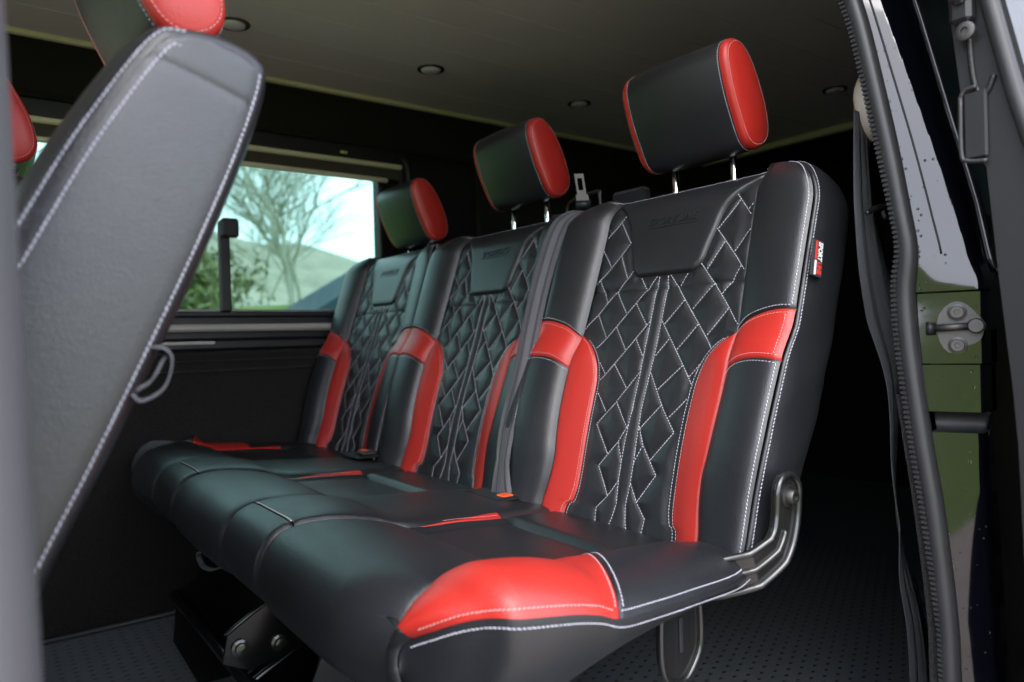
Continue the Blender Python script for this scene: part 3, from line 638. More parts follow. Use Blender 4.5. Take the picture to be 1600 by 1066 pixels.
MB().tube(ring, .0042, 8).build('rolled_rim', 'metal_black', br, (0, 0, 0))
MB().tube([(a, y-.008, b) for (a, b), y in zip(path[11:], by[11:])], .0035, 8).build('pressed_rib', 'metal_black', br, (0, 0, 0))
MB().lathe((path[0][0], -.2705, path[0][1]-.004), (0, -1, 0), [(.0135, 0), (.0135, .002), (.0095, .003), (.0090, .009), (.0075, .011), (.0045, .011), (.004, .007), (0, .007)], 20).build('pivot_bolt', 'steel', br, (0, 0, 0), auto=40)
# -- leg loop below the cushion end
lp = cr([(-.075, -.03), (-.074, -.075), (-.082, -.098), (-.105, -.118), (-.132, -.110), (-.141, -.090), (-.142, -.06), (-.14, -.03)], 6)
legp = MB().prism([tuple(p) for p in lp], 1, -.205, -.199).build('leg_plate', 'metal_black', bench, (0, 0, 0), auto=40)
MB().tube([(a, -.2065, b) for a, b in lp], .0038, 8).build('rolled_rim', 'metal_black', legp, (0, 0, 0))
MB().box((-.111, -.2075, -.085), (-.105, -.2052, -.045), .001).build('slot', 'floor_stud', legp, (0, 0, 0), smooth=False)
# -- folding under-frame
SIDE_PLATE = [(-.36, -.10), (-.20, -.10), (-.14, -.36), (-.26, -.398), (-.40, -.398), (-.445, -.30), (-.435, -.205), (-.40, -.185)]
frame = MB().prism(SIDE_PLATE, 1, .33, .336).build('frame', 'mech_black', bench, (0, 0, 0), smooth=False)
for yy in (.18, .78): MB().prism(SIDE_PLATE, 1, yy, yy+.006).build('side_plate', 'mech_black', frame, (0, 0, 0), smooth=False)
MB().tube(cr([(-.44, .315, -.215), (-.40, .315, -.195), (-.33, .315, -.165), (-.25, .315, -.145)], 6), .006, 8).build('link_bar', 'mech_black', frame, (0, 0, 0))
MB().tube(cr([(-.42, .31, -.235), (-.36, .31, -.247), (-.28, .31, -.235), (-.18, .31, -.225)], 6), .007, 8).build('link_bar', 'mech_black', frame, (0, 0, 0))
MB().prism([(-.47, -.125), (-.415, -.092), (-.355, -.086), (-.33, -.115), (-.36, -.17), (-.44, -.185), (-.478, -.165)], 1, .295, .301).build('latch_plate', 'mech_black', frame, (0, 0, 0), smooth=False)
MB().tube(cr([(-.474, .298, -.128), (-.455, .296, -.115), (-.41, .296, -.092), (-.36, .296, -.084)], 6), .0035, 8).build('latch_edge', 'mech_black', frame, (0, 0, 0))
for x, z in ((-.455, -.148), (-.385, -.112), (-.40, -.155)):
    MB().lathe((x, .2945, z), (0, -1, 0), [(.012, 0), (.012, .003), (.008, .004), (.0075, .009), (.003, .010), (0, .010)], 14).build('bolt', 'metal_black', frame, (0, 0, 0), auto=40)
MB().tube([(-.435, .15, -.215), (-.435, .80, -.215)], .011, 12).build('cross_tube', 'mech_black', frame, (0, 0, 0))
MB().tube([(-.30, .15, -.36), (-.30, .80, -.36)], .014, 12).build('cross_tube', 'mech_black', frame, (0, 0, 0))
for x, z in ((-.425, -.265), (-.33, -.19), (-.375, -.345), (-.30, -.33)):
    MB().lathe((x, .329, z), (0, -1, 0), [(.011, 0), (.011, .004), (.007, .005), (.0068, .009), (0, .009)], 14).build('bolt', 'metal_black', frame, (0, 0, 0), auto=40)
MB().tube(cr([(-.466, -.10, -.085), (-.45, -.10, -.062), (-.41, -.10, -.05)], 5), .004, 8).tube(cr([(-.45, -.10, -.095), (-.436, -.10, -.072), (-.40, -.10, -.06)], 5), .004, 8).build('release_lever', 'metal_black', frame, (0, 0, 0))
# -- pull strap under the front edge
def ribbon(P, W, th=.0012):
    """strip through P with half-width vectors W"""
    P = np.asarray(P, float); W = np.asarray(W, float); tn = np.gradient(P, axis=0); nr = np.cross(tn, W); nr /= np.linalg.norm(nr, axis=1)[:, None]+1e-9
    a = P+W; b = P-W; return MB().grid(np.stack([a+nr*th/2, P+nr*th/2, b+nr*th/2, b-nr*th/2, P-nr*th/2, a-nr*th/2], 1), closed_v=True)
sp = cr([(-.42, .50, -.078), (-.423, .555, -.086), (-.425, .615, -.088), (-.424, .652, -.103), (-.42, .640, -.122), (-.416, .59, -.118), (-.41, .53, -.100), (-.40, .47, -.09)], 8)
ribbon(sp, np.tile([.0042, 0, .0015], (len(sp), 1))).build('pull_strap', 'belt_grey', bench, (0, 0, 0))

# ================================================================== SEAT BELTS
def belt(name, P, W, label, loc):
    P = np.asarray(P, float); W = np.asarray(W, float); root = empty(name, loc, label, 'seat belt', 'seat belts')
    ribbon(P, W, .0014).build('webbing', 'belt_grey', root, (0, 0, 0))
    tn = np.gradient(P, axis=0); nr = np.cross(tn, W); nr /= np.linalg.norm(nr, axis=1)[:, None]+1e-9
    for f in (-.45, .45):
        for sd in (1, -1): ribbon(P+W*f+nr*.0009*sd, W*.13, .0004).build('woven_band', 'belt_band', root, (0, 0, 0))
    return root
bp = np.array([(.262, .545, -.055), (.235, .535, -.01), (.236, .515, .022), (.241, .478, .040), (.247, .392, .045), (.249, .309, .045), (.246, .226, .045), (.248, .169, .045), (.252, .112, .046), (.246, .057, .046), (.232, .010, .045), (.225, -.012, .042)])
BP3 = cr(BK(bp[:, 0], bp[:, 1], bp[:, 2]), 10)
key = np.linspace(0, 1, len(bp)); tt_ = np.linspace(0, 1, len(BP3))
ang = np.interp(tt_, key, [95, 80, 62, 52, 48, 46, 42, 30, 8, -4, 12, 40]); wl = np.interp(tt_, key, [.017]*7+[.018, .019, .020, .0225, .0235])
WB = np.c_[wl*np.cos(np.radians(ang-90)), wl*np.sin(np.radians(ang-90)), 0*wl]
mid_belt = belt('seat_belt', BP3, WB, 'grey seat belt hanging down between the middle and near backrests', (.0, .25, .52))
# metal tongue parked at the top of the middle belt
tx, ty_, tz = .172, .247, .545
outline = [(-.0105, -.018), (.0105, -.018), (.0105, -.004), (.0085, .000), (.0085, .030), (.006, .034), (-.006, .034), (-.0085, .030), (-.0085, .000), (-.0105, -.004)]
hole = [(-.0045, .003), (.0045, .003), (.0045, .026), (-.0045, .026)]
def tpt(a, b, d): return (tx+a*.75+b*-.18+d*.6, ty_-a*.66+d*.75, tz+b)
to = MB()
for (a0, b0), (a1, b1) in (((-.0085, -.004), (-.0045, .034)), ((.0045, -.004), (.0085, .034)), ((-.0045, .026), (.0045, .034)), ((-.0045, -.004), (.0045, .004)), ((-.0115, -.020), (.0115, -.004))):
    V = [tpt(a, b, d) for d in (0, .0022) for a, b in ((a0, b0), (a1, b0), (a1, b1), (a0, b1))]
    to.put(V, [(3, 2, 1, 0), (4, 5, 6, 7), (0, 1, 5, 4), (1, 2, 6, 5), (2, 3, 7, 6), (3, 0, 4, 7)])
to.build('tongue', 'steel', mid_belt, (0, 0, 0), smooth=False)
gp = [tpt(-.014, -.022, .004), tpt(.014, -.022, .004)]
MB().tube(gp, .009, 10).build('tongue_grip', 'plastic_black', mid_belt, (0, 0, 0))
MB().tube(cr([(.18, .205, .505), (.178, .205, .532), (.182, .215, .542), (.19, .30, .536), (.192, .31, .50)], 6), .0035, 8).build('belt_guide', 'plastic_black', mid_belt, (0, 0, 0))
MB().box((.20, .12, .50), (.225, .20, .538), .006).build('belt_bezel', 'curtain_black', mid_belt, (0, 0, 0), smooth=False)
# belt on the pillar beside the open door
lz = [.565, .50, .43, .356, .28, .202, .09, -.0, -.063, -.147, -.25, -.36]; lx = [.196, .186, .183, .196, .222, .246, .234, .243, .263, .300, .33, .345]
pc = cr(np.c_[np.array(lx)+.018, [-.262, -.268, -.272, -.274, -.275, -.275, -.276, -.276, -.274, -.27, -.262, -.255], lz], 8)
tk = np.linspace(0, 1, len(pc)); an = np.interp(tk, [0, .2, .35, .5, .62, .75, 1], [8, -4, -24, 14, 30, 6, -20]); hw = np.interp(tk, [0, .4, .6, 1], [.026, .028, .029, .024])
pil_belt = belt('seat_belt', pc, np.c_[hw*np.cos(np.radians(an)), hw*np.sin(np.radians(an)), 0*hw], 'grey seat belt hanging from the cream anchor beside the door seal', (.3, -.26, FZ))
dr = MB().tube(cr([(.232, -.258, .612), (.216, -.264, .590), (.217, -.268, .562), (.234, -.266, .545), (.262, -.262, .548)], 8), np.interp(np.linspace(0, 1, 33), [0, .3, .8, 1], [.010, .013, .014, .010]), 14)
dr.build('belt_anchor', 'cream_plastic', pil_belt, (0, 0, 0))
MB().lathe((.262, -.272, .585), (-.3, -1, 0), [(.016, 0), (.014, .006), (0, .008)], 18).build('anchor_cap', 'cream_plastic', pil_belt, (0, 0, 0))
hk = MB().tube(cr([(.175, -.285, .425), (.19, -.292, .432), (.225, -.297, .436), (.27, -.295, .437)], 6), [.0035]*4+[.0045]*15, 10); hk.build('belt_hook', 'metal_black', pil_belt, (0, 0, 0))
MB().lathe((.220, -.288, .428), (-.4, -1, 0), [(.008, 0), (.008, .003), (.005, .005), (0, .005)], 14).build('hook_screw', 'steel', pil_belt, (0, 0, 0))

# ================================================================== FRONT SEATS
fo = [(-.642, .500), (-.678, .447), (-.713, .384), (-.775, .255), (-.825, .11), (-.85, -.03), (-.86, -.12), (-.80, -.14), (-.765, -.06), (-.742, .05), (-.715, .125), (-.678, .20), (-.64, .28), (-.608, .35), (-.578, .422), (-.560, .478), (-.566, .497), (-.590, .507), (-.618, .508)]
FO = cr(fo, 8, True); fcx = np.array([-.665, .28])
def inset(P, d):
    tg = np.roll(P, -1, 0)-np.roll(P, 1, 0); tg /= np.linalg.norm(tg, axis=1)[:, None]+1e-9; nr = np.c_[-tg[:, 1], tg[:, 0]]
    if ((nr*(P-P.mean(0))).sum(1)).mean() > 0: nr = -nr
    return P+nr*d
def front_seat(off, label):
    off = np.array(off); root = empty('front_seat', (-.95+off[0], .02+off[1], FZ), label, 'seat', 'front seats')
    y0, y1 = -.205, .245; steps = [(0.0, .0105), (.0016, .0058), (.0045, .0022), (.010, .0), (.02, -.003), (.05, -.008), (.12, -.010)]
    ring = []
    for dy, d in steps: q = inset(FO, d); ring.append(np.c_[q[:, 0], 0*q[:, 0]+y0+dy, q[:, 1]])
    for dy, d in steps[::-1]: q = inset(FO, d); ring.append(np.c_[q[:, 0], 0*q[:, 0]+y1-dy, q[:, 1]])
    mbx = MB().grid(np.array(ring), closed_v=True); n = len(FO)
    # domed side face
    b = mbx.build('backrest', 'leather_black', root, tuple(off))
    face = []
    for f, d in ((.0, .0238), (.12, .03), (.3, .04)): q = inset(FO, d); face.append(np.c_[q[:, 0], 0*q[:, 0]+y0-.0025*f, q[:, 1]])
    sk = inset(FO, .0102); m0 = MB()
    # flat side panel split by a cross seam near the top
    zs = np.linspace(sk[:, 1].min()+.002, sk[:, 1].max()-.001, 420); rowsP = []
    for z in zs:
        xs = []
        for a, c in zip(sk, np.roll(sk, -1, 0)):
            if (a[1]-z)*(c[1]-z) < 0: xs.append(a[0]+(z-a[1])/(c[1]-a[1])*(c[0]-a[0]))
        if len(xs) < 2: continue
        x0, x1 = min(xs), max(xs); u = np.linspace(0, 1, 26); x = x0+(x1-x0)*u
        zl = .480-.34*(x+.64)                       # cross seam, falling to the rear
        dz = z-zl; hgt = .0035*np.sqrt(np.maximum(0, 1-(2*u-1)**2))-.0016*np.exp(-np.abs(dz)/.003)
        rowsP.append(np.c_[x, y0-hgt, 0*x+z])
    m0.grid(np.array(rowsP)).build('side_panel', 'leather_black', b, tuple(off))
    sw = MB()
    q = inset(FO, .010); nnv = np.c_[0*q[:, 0], -1+0*q[:, 0], 0*q[:, 0]]
    def seg(d, y, sel): q = inset(FO, d); P = np.c_[q[:, 0], 0*q[:, 0]+y, q[:, 1]][sel]; stitches(sw, P, np.tile([0, -1, .0], (len(P), 1)), .0044, .0043, .00072, .0003, .25)
    i_top = int(np.argmin(np.hypot(*(FO-np.array([-.618, .508])).T))); i_r = int(np.argmin(np.hypot(*(FO-np.array([-.562, .482])).T))); i_b = int(np.argmin(np.hypot(*(FO-np.array([-.735, .08])).T))); i_f = int(np.argmin(np.hypot(*(FO-np.array([-.80, .19])).T)))
    front = list(range(i_top, len(FO)))+list(range(0, i_f)); rear = list(range(i_b, i_r+1))
    seg(.0165, y0-.0022, front); seg(.0045, y0+.0022, front); seg(.0075, y0+.0006, rear)
    sw.build('stitching', 'thread_white', b, tuple(off), kind='stuff')
    # map pocket loop on the rear face
    lp_ = cr([(-.648, -.202, .279), (-.638, -.204, .277), (-.634, -.205, .268), (-.640, -.206, .250), (-.654, -.206, .242), (-.660, -.204, .247)], 6)
    ribbon(lp_, np.tile([.0008, .0035, .0005], (len(lp_), 1))).build('pocket_loop', 'belt_grey', b, tuple(off))
    ribbon(cr([(-.640, -.207, .270), (-.648, -.209, .256), (-.657, -.208, .250)], 6), np.tile([.0016, .001, .0016], (13, 1))).build('pocket_loop', 'belt_grey', b, tuple(off))
    c = MB(); cush = cr([(-.80, -.13), (-.80, -.06), (-.86, -.02), (-1.05, -.005), (-1.20, .01), (-1.27, -.02), (-1.28, -.08), (-1.22, -.13)], 6, True)
    ring = [np.c_[inset(cush, d)[:, 0], 0*cush[:, 0]+y, inset(cush, d)[:, 1]] for y, d in ((y0, .02), (y0+.006, .006), (y0+.02, 0), (y1-.02, 0), (y1-.006, .006), (y1, .02))]
    c.grid(np.array(ring), closed_v=True); c.F.append(tuple(range(len(cush)))); c.F.append(tuple(range(5*len(cush), 6*len(cush)))); c.build('cushion', 'leather_black', root, tuple(off))
    MB().box((-1.20, -.14, FZ), (-.84, .18, -.12), .02).build('seat_base', 'plastic_black', root, tuple(off), smooth=False)
    headrest(root, (-.607+off[0], .02+off[1], .625+off[2])); return root
front_seat((0, 0, 0), 'black front seat seen from its side in the left foreground')
front_seat((-.106, .60, .004), 'far front seat mostly hidden behind the foreground seat, red headrest edge showing')

# ================================================================== BLIND, SPOTLIGHTS
bl = empty('window_blind', (0, WY-.03, .755), 'roller blind with cream rails drawn a little way down over the window', 'blind')
MB().box((-1.6, WY-.045, .796), (.318, WY-.026, .8105), .004).build('top_rail', 'cream_trim', bl, (0, 0, 0), smooth=False)
MB().box((-1.6, WY-.042, .753), (.272, WY-.026, .7655), .004).build('bottom_rail', 'cream_trim', bl, (0, 0, 0), smooth=False)
MB().box((-1.6, WY-.036, .764), (.312, WY-.033, .797)).build('blind_cloth', 'blind_fabric', bl, (0, 0, 0), smooth=False)
MB().box((.313, WY-.040, .742), (.328, WY-.022, .812), .003).build('end_bracket', 'plastic_black', bl, (0, 0, 0), smooth=False)
MB().tube([(.12, WY-.040, .826), (.14, WY-.040, .826)], .004, 8).build('pull_tab', 'cream_trim', bl, (0, 0, 0))
spots = [(-.261, .905, 'ceiling spotlight beside the red headrest of the foreground seat'), (.247, .905, 'ceiling spotlight above the window'), (.775, .905, 'ceiling spotlight between the middle and near headrests'), (1.344, .396, 'dim ceiling spotlight right of the near headrest, by the pillar')]
for x, y, lb in spots:
    s_ = empty('ceiling_spotlight', (x, y, CZ), lb, 'spotlight', 'ceiling spotlights')
    MB().lathe((x, y, CZ), (0, 0, -1), [(.0, -.002), (.036, -.002), (.0365, .0015), (.034, .0032), (.027, .0036), (.0262, .001)], 36).build('bezel', 'metal_black', s_, (0, 0, 0))
    MB().lathe((x, y, CZ), (0, 0, -1), [(.0260, .0), (.0250, .0055), (.020, .0075), (0, .0085)], 30).build('lens', 'lens_frost', s_, (0, 0, 0))

# ================================================================== OPEN-DOOR SIDE: pillar, seal, quarter window, door
zi = np.array([-.60, -.123, -.047, .066, .153, .257, .325, .369, .415, .517, .631, .684, .80, .90])
yi = np.array([-.392, -.385, -.382, -.369, -.357, -.345, -.342, -.347, -.341, -.322, -.300, -.285, -.255, -.225])
zo = np.array([-.60, -.116, -.035, .071, .141, .228, .308, .359, .412, .495, .59, .673, .80, .90])
yo = np.array([-.412, -.403, -.401, -.393, -.383, -.372, -.366, -.370, -.362, -.350, -.331, -.313, -.283, -.252])
SI = smooth1(zi, yi); SO = smooth1(zo, yo)
def edge_y(z): return np.interp(z, [-.6, -.12, .10, .16, .172, .18, .245, .30, .33, .356, .422, .523, .654, .80, .95], [-.440, -.432, -.424, -.422, -.424, -.427, -.427, -.427, -.428, -.419, -.407, -.382, -.350, -.31, -.27])
zz = np.r_[np.linspace(-.5, .86, 120)]
seal = empty('door_seal', (.12, -.40, -.5), 'long black rubber weather seal curving down the door opening', 'door seal')
mid_ = .5*(SI(zz)+SO(zz))
path = np.c_[0*zz+.118, mid_-.003, zz]; top = cr([(.118, float(.5*(SI(.86)+SO(.86))), .865), (.105, -.243, .905), (.06, -.236, .925), (0, -.234, .93), (-.7, -.234, .93)], 8)
P_ = np.r_[path, top]; MB().tube(P_, .0108, 14).build('bulb', 'rubber_black', seal, (0, 0, 0))
zr = np.arange(-.48, .86, .0056); lipm = MB()
lip = MB().grid(np.stack([np.c_[0*zz+.126, SI(zz)-.010, zz], np.c_[0*zz+.113, SI(zz)-.009, zz], np.c_[0*zz+.110, SI(zz)-.004, zz], np.c_[0*zz+.118, SI(zz)-.002, zz]], 1))
lip.build('lip', 'plastic_black', seal, (0, 0, 0))
for z in zr:
    y = float(SI(z)); lipm.box((.1085, y-.0095, z-.0015), (.1140, y-.0030, z+.0015))
lipm.build('lip_ribs', 'rubber_black', seal, (0, 0, 0), smooth=False, kind='stuff')
# pillar jamb: angled glossy panel from the seal out to the body edge
pil = empty('door_pillar', (.16, -.42, FZ), 'glossy wet black door pillar with a steel striker, reflecting grass and sky', 'pillar')
def jamb_x(f, z): return .1235+.052*f+np.where(z > .30, 0, 0)
def jamb(z, f):
    z, f = np.broadcast_arrays(np.asarray(z, float), np.asarray(f, float)); y = (SO(z)+.004)*(1-f)+edge_y(z)*f
    fb = np.interp(z, [-.5, .10, .25, .30, .36, .45, .55, .66, .9], [.93, .95, .97, .97, .93, .85, .74, .58, .4]); x = .1235+.021*f+.055*np.maximum(f-fb, 0)                      # outer facet added at an angle that mirrors the dark door
    return np.stack([x, y, z], -1)
f_ = np.linspace(0, 1, 26)
def jp(name, z0, z1, dx=0., n=70, f0=0., f1=1.):
    P = jamb(np.linspace(z0, z1, n)[:, None], np.linspace(f0, f1, 26)[None, :]); P[..., 0] += dx
    back = P[:, ::-1].copy(); back[..., 0] += .03
    return MB().grid(np.concatenate([P, back], 1), closed_v=True).build(name, 'paint_black', pil, (0, 0, 0), auto=35)
jp('jamb_upper', .318, .93, n=80); jp('jamb_striker_plate', .236, .316, .005, 20); jp('jamb_middle', .182, .2345, .0, 16); jp('jamb_lower', -.5, .158, .004, 80)
ff = np.linspace(0, 1.0, 20)
MB().grid(np.stack([jamb(np.full(20, .1825), ff)+[.006, 0, 0], jamb(np.full(20, .179), ff)+[.022, 0, 0], jamb(np.full(20, .160), ff)+[.022, 0, 0], jamb(np.full(20, .1575), ff)+[.007, 0, 0]], 1)).build('ledge', 'plastic_black', pil, (0, 0, 0))
for f0, z0, z1 in ((.34, .36, .92),):
    zc = np.linspace(z0, z1, 60); MB().tube(jamb(zc, .26+.30*(zc-.36)/.5*0+.22*np.clip((.70-zc)/.35, 0, 1))+[-.0004, 0, 0], .0012, 6).build('panel_seam', 'plastic_black', pil, (0, 0, 0))
# striker
stc = jamb(.275, .62)+np.array([.004, 0, 0]); nv = np.array([-.95, -.312, 0]); tv = np.array([.312, -.95, 0])
def sp_(a, b, d): return tuple(stc+tv*a+np.array([0, 0, b])+nv*d)
op = [(-.019, .012), (-.008, .028), (.006, .029), (.022, .012), (.025, .0), (.020, -.014), (.004, -.021), (-.008, -.027), (-.018, -.012)]
op = cr(op, 4, True); n = len(op); mbs = MB(); mbs.put([sp_(a, b, 0) for a, b in op]+[sp_(a, b, .004) for a, b in op], [tuple(range(n)), tuple(range(n, 2*n))]+[(i, (i+1) % n, n+(i+1) % n, n+i) for i in range(n)])
striker = mbs.build('striker', 'steel', pil, (0, 0, 0), auto=40)
for b in (.0185, -.0185):
    MB().lathe(sp_(0, b, .004), nv, [(.0095, 0), (.0095, .0022), (.007, .003), (.0065, .0045), (.003, .0045), (.0028, .003), (0, .003)], 18).build('striker_bolt', 'steel', striker, (0, 0, 0), auto=40)
am = MB(); am.tube([sp_(-.026, .001, .010), sp_(.018, .003, .010)], .0042, 10); am.build('striker_arm', 'steel', striker, (0, 0, 0))
MB().lathe(sp_(.018, .003, .004), nv, [(.0085, 0), (.0085, .010), (.007, .0115), (0, .0115)], 18).build('striker_rivet', 'steel', striker, (0, 0, 0), auto=40)
MB().tube([sp_(-.030, .001, .009), sp_(-.022, .001, .009)], .0075, 8).build('striker_buffer', 'plastic_black', striker, (0, 0, 0))
# rain drops on the paint
dm = MB(); ico_v = [(math.cos(a)*r, math.sin(a)*r, h) for r, h in ((1, 0), (.75, .45), (.0, .62)) for a in np.linspace(0, 2*np.pi, 7)[:-1]]
ico_f = [(i, (i+1) % 6, 6+(i+1) % 6, 6+i) for i in range(6)]+[(6+i, 6+(i+1) % 6, 12+i) for i in range(6)]
for i in range(170):
    z = random.uniform(.18, .62) if i < 110 else random.uniform(-.3, .18); f = random.uniform(.02, .98)
    if i < 60: f = abs(random.gauss(.06, .05)); z = random.uniform(.30, .55)
    p = jamb(z, min(f, .98)); r = random.choice([.0006, .0008, .001, .0016]); p = p+np.array([.005 if .236 < z < .316 else (.004 if z < .158 else 0), 0, 0])
    if .156 < z < .184: continue
    dm.put([p+r*(v[0]*tv+v[1]*np.array([0, 0, 1.1])+v[2]*nv) for v in ico_v], ico_f)
dm.build('water_drops', 'water_drop', pil, (0, 0, 0), kind='stuff')
# inner trim strip of carpet along the seal
cz = np.linspace(-.5, .20, 40); MB().grid(np.stack([np.c_[0*cz+.126, SI(cz)-.003, cz], np.c_[0*cz+.118, SI(cz)+.002, cz], np.c_[0*cz+.124, SI(cz)+.010+.006*np.clip((.1-cz)/.4, 0, 1), cz], np.c_[0*cz+.17, SI(cz)+.016, cz]], 1)).build('carpet_edge', 'carpet_black', pil, (0, 0, 0))
iz = np.linspace(-.4, .90, 60); ix = np.where(iz > .33, .215, .36); MB().grid(np.stack([np.c_[0*iz+.13, SI(iz)-.006, iz], np.c_[0*iz+.16, SI(iz)+.000, iz], np.c_[ix-.02, SI(iz)+.006, iz], np.c_[ix, SI(iz)-.002, iz]], 1)).build('inner_trim', 'plastic_black', pil, (0, 0, 0))
MB().box((.345, -.325, .20), (.385, -.285, .255), .01).build('trim_cap', 'cream_plastic', pil, (0, 0, 0), smooth=False)
# side wall behind the pillar with the quarter window
wr_ = empty('wall_right', (1.2, -.42, FZ), 'black body side behind the door pillar with the rear quarter window', None); wr_['kind'] = 'structure'
def side_sheet(name, x0, x1, z0, z1, m, dy=0., th=.01, nz=30):
    z = np.linspace(z0, z1, nz); e = edge_y(z)+dy
    ring = np.stack([np.c_[0*z+x0, e, z], np.c_[0*z+x1, e, z], np.c_[0*z+x1, e+th, z], np.c_[0*z+x0, e+th, z]], 1); mbx = MB().grid(ring, closed_v=True); k = 4*(nz-1)
    mbx.F += [(0, 1, 2, 3), (k, k+1, k+2, k+3)]; return mbx.build(name, m, wr_, (0, 0, 0), auto=40)
side_sheet('body_panel', .166, 2.5, -.55, .335, 'paint_black'); side_sheet('window_pillar', .172, .186, .3355, .90, 'paint_black'); side_sheet('roof_rail', .166, 2.5, .842, .99, 'paint_black', .001)
side_sheet('quarter_window', .1905, 2.4, .342, .84, 'glass_privacy', .003, .004)
zt = np.linspace(.342, .84, 40); MB().tube(np.c_[0*zt+.1885, edge_y(zt)-.001, zt], .0042, 8).tube([(.1895, float(edge_y(.342))-.001, .342), (1.9, float(edge_y(.342))-.001, .342)], .004, 8).build('window_trim', 'chrome' if False else 'metal_black', wr_, (0, 0, 0))
xw = np.linspace(.235, 2.3, 260); cur = []
for z in np.linspace(.30, .86, 14): cur.append(np.c_[xw, edge_y(z)+.055+.010*np.sin(xw*95+.6*np.sin(z*9))+.004*np.sin(xw*41), 0*xw+z])
MB().grid(np.array(cur)).build('curtain', 'curtain_black', wr_, (0, 0, 0))
MB().box((.36, -.38, FZ), (2.4, -.30, .30), .01).build('inner_lining', 'carpet_black', wr_, (0, 0, 0), smooth=False)
MB().box((-.75, -.30, .955), (2.4, -.205, CZ+.05), .01).build('door_header', 'plastic_black', wr_, (0, 0, 0), smooth=False)
# sliding door, pushed back: its leading edge faces the camera
dz_ = np.array([-.6, .039, .161, .221, .32, .434, .449, .507, .607, .80, .92]); dyi = np.array([-.500, -.492, -.489, -.485, -.476, -.467, -.452, -.446, -.436, -.400, -.37]); 
dyo = np.interp(dz_, [-.6, .0, .3, .486, .59, .80, .92], [-.60, -.595, -.560, -.508, -.486, -.44, -.41])
door = empty('sliding_door', (.6, -.53, -.55), 'black sliding door pushed back along the outside of the van', 'door')
poly = [(y, z) for y, z in zip(dyi, dz_)]+[(y, z) for y, z in zip(dyo[::-1], dz_[::-1])]
MB().prism(poly, 0, .052, 1.15).build('door_panel', 'plastic_black', door, (0, 0, 0), smooth=False)
MB().tube(cr(np.c_[0*dz_+.050, dyo+.012, dz_], 6), .0085, 12).build('door_seal_strip', 'rubber_black', door, (0, 0, 0))
MB().tube(cr([(.051, -.452, .61), (.051, -.458, .52), (.051, -.468, .505), (.051, -.476, .52)], 6), .003, 8).build('cable', 'plastic_black', door, (0, 0, 0))
def dbox(name, y0, y1, z0, z1, m, x0=.035, bev=.004): return MB().box((x0, y0, z0), (.0515, y1, z1), bev).build(name, m, door, (0, 0, 0), smooth=False)
dbox('latch_body', -.462, -.442, .575, .66, 'plastic_black'); dbox('latch_claw', -.460, -.446, .592, .600, 'metal_black', .028)
MB().lathe((.040, -.456, .566), (-1, 0, 0), [(.009, 0), (.009, .003), (.006, .004), (.0035, .004), (.003, .002), (0, .002)], 18).build('latch_bolt', 'steel', door, (0, 0, 0), auto=40)
MB().tube(cr([(.046, -.4475, .505), (.046, -.4475, .45), (.046, -.453, .441), (.046, -.470, .438)], 6), .0022, 8).tube(cr([(.046, -.4475, .505), (.046, -.452, .511), (.046, -.462, .512)], 5), .0022, 8).build('buffer_rim', 'rubber_black', door, (0, 0, 0))
dbox('buffer_plate', -.470, -.449, .442, .509, 'plastic_black', .047, .002)
# front door pillar close to the camera on the left
zb = np.linspace(-.7, .95, 30); yb_ = np.interp(zb, [-.7, .1, .95], [-.40, -.38, -.27]); xb = np.interp(zb, [-.7, -.15, .55, .95], [-.716, -.7205, -.7315, -.738])
sec = [(0, 0), (.0, .03), (-.004, .046), (-.014, .054), (-.05, .06), (-.16, .06), (-.16, -.05), (-.05, -.05), (-.02, -.045), (-.006, -.03)]
sec = [(-.0, 0), (-.002, .02), (-.010, .034), (-.022, .042), (-.05, .046), (-.16, .046), (-.16, -.05), (-.05, -.05), (-.02, -.042), (-.006, -.024)]
MB().grid(np.array([[(x+a, y+b, z) for a, b in sec] for x, y, z in zip(xb, yb_, zb)]), closed_v=True).build('front_pillar', 'pillar_sheen_grey', None, (0, 0, 0), label='blurred black pillar edge with sky sheen painted grey along the left border of the picture', cat='pillar')
fd = empty('wall_cab', (-1.4, -.42, FZ), 'side of the cab in front of the door opening', None); fd['kind'] = 'structure'
MB().box((-2.2, -.45, -.55), (-.88, -.40, .30), .01).build('cab_door_skin', 'paint_black', fd, (0, 0, 0), smooth=False)
MB().box((-2.2, -.34, .86), (-.88, -.24, 1.03), .01).build('cab_roof_rail', 'paint_black', fd, (0, 0, 0), smooth=False)

# ================================================================== OUTSIDE
gx = np.r_[-400, -60, np.linspace(-30, 60, 91), 120, 400]; gy = np.r_[-400, -80, np.linspace(-30, 100, 131), 200, 500]
def gz(x, y):
    x, y = np.broadcast_arrays(x, y)
    bank = 1.9*sstep((y-4.5)/9.0)+.25*np.sin(x*.7+y*.3)*sstep((y-4)/6)*.5
    return GZ+np.where(y > 4, bank, 0)+np.where(y < -1.4, .085*np.clip(-x-7, 0, 45), 0)  # last term: unseen field rise, added to lift the horizon mirrored in the pillar
G = np.stack(np.broadcast_arrays(gx[:, None], gy[None, :], gz(gx[:, None], gy[None, :])), -1)
MB().grid(G, flip=True).build('ground', 'grass', None, (0, 0, 0), kind='structure', label='green grass field and hillside round the van')
hx = np.linspace(-120, 160, 120); hy = np.linspace(26, 190, 60)
HX, HY = np.meshgrid(hx, hy, indexing='ij'); crest = np.interp(HX, [-120, -20, 13, 24, 32, 60, 160], [20, 14, 10.2, 7.9, 6.4, 5.0, 9.0])+.5*np.sin(HX*.33)+.25*np.sin(HX*.9+1)
HZ = GZ-.6+(crest+1.4)*sstep((HY-26)/36)*(1+.25*np.clip((HY-70)/120, 0, 1))
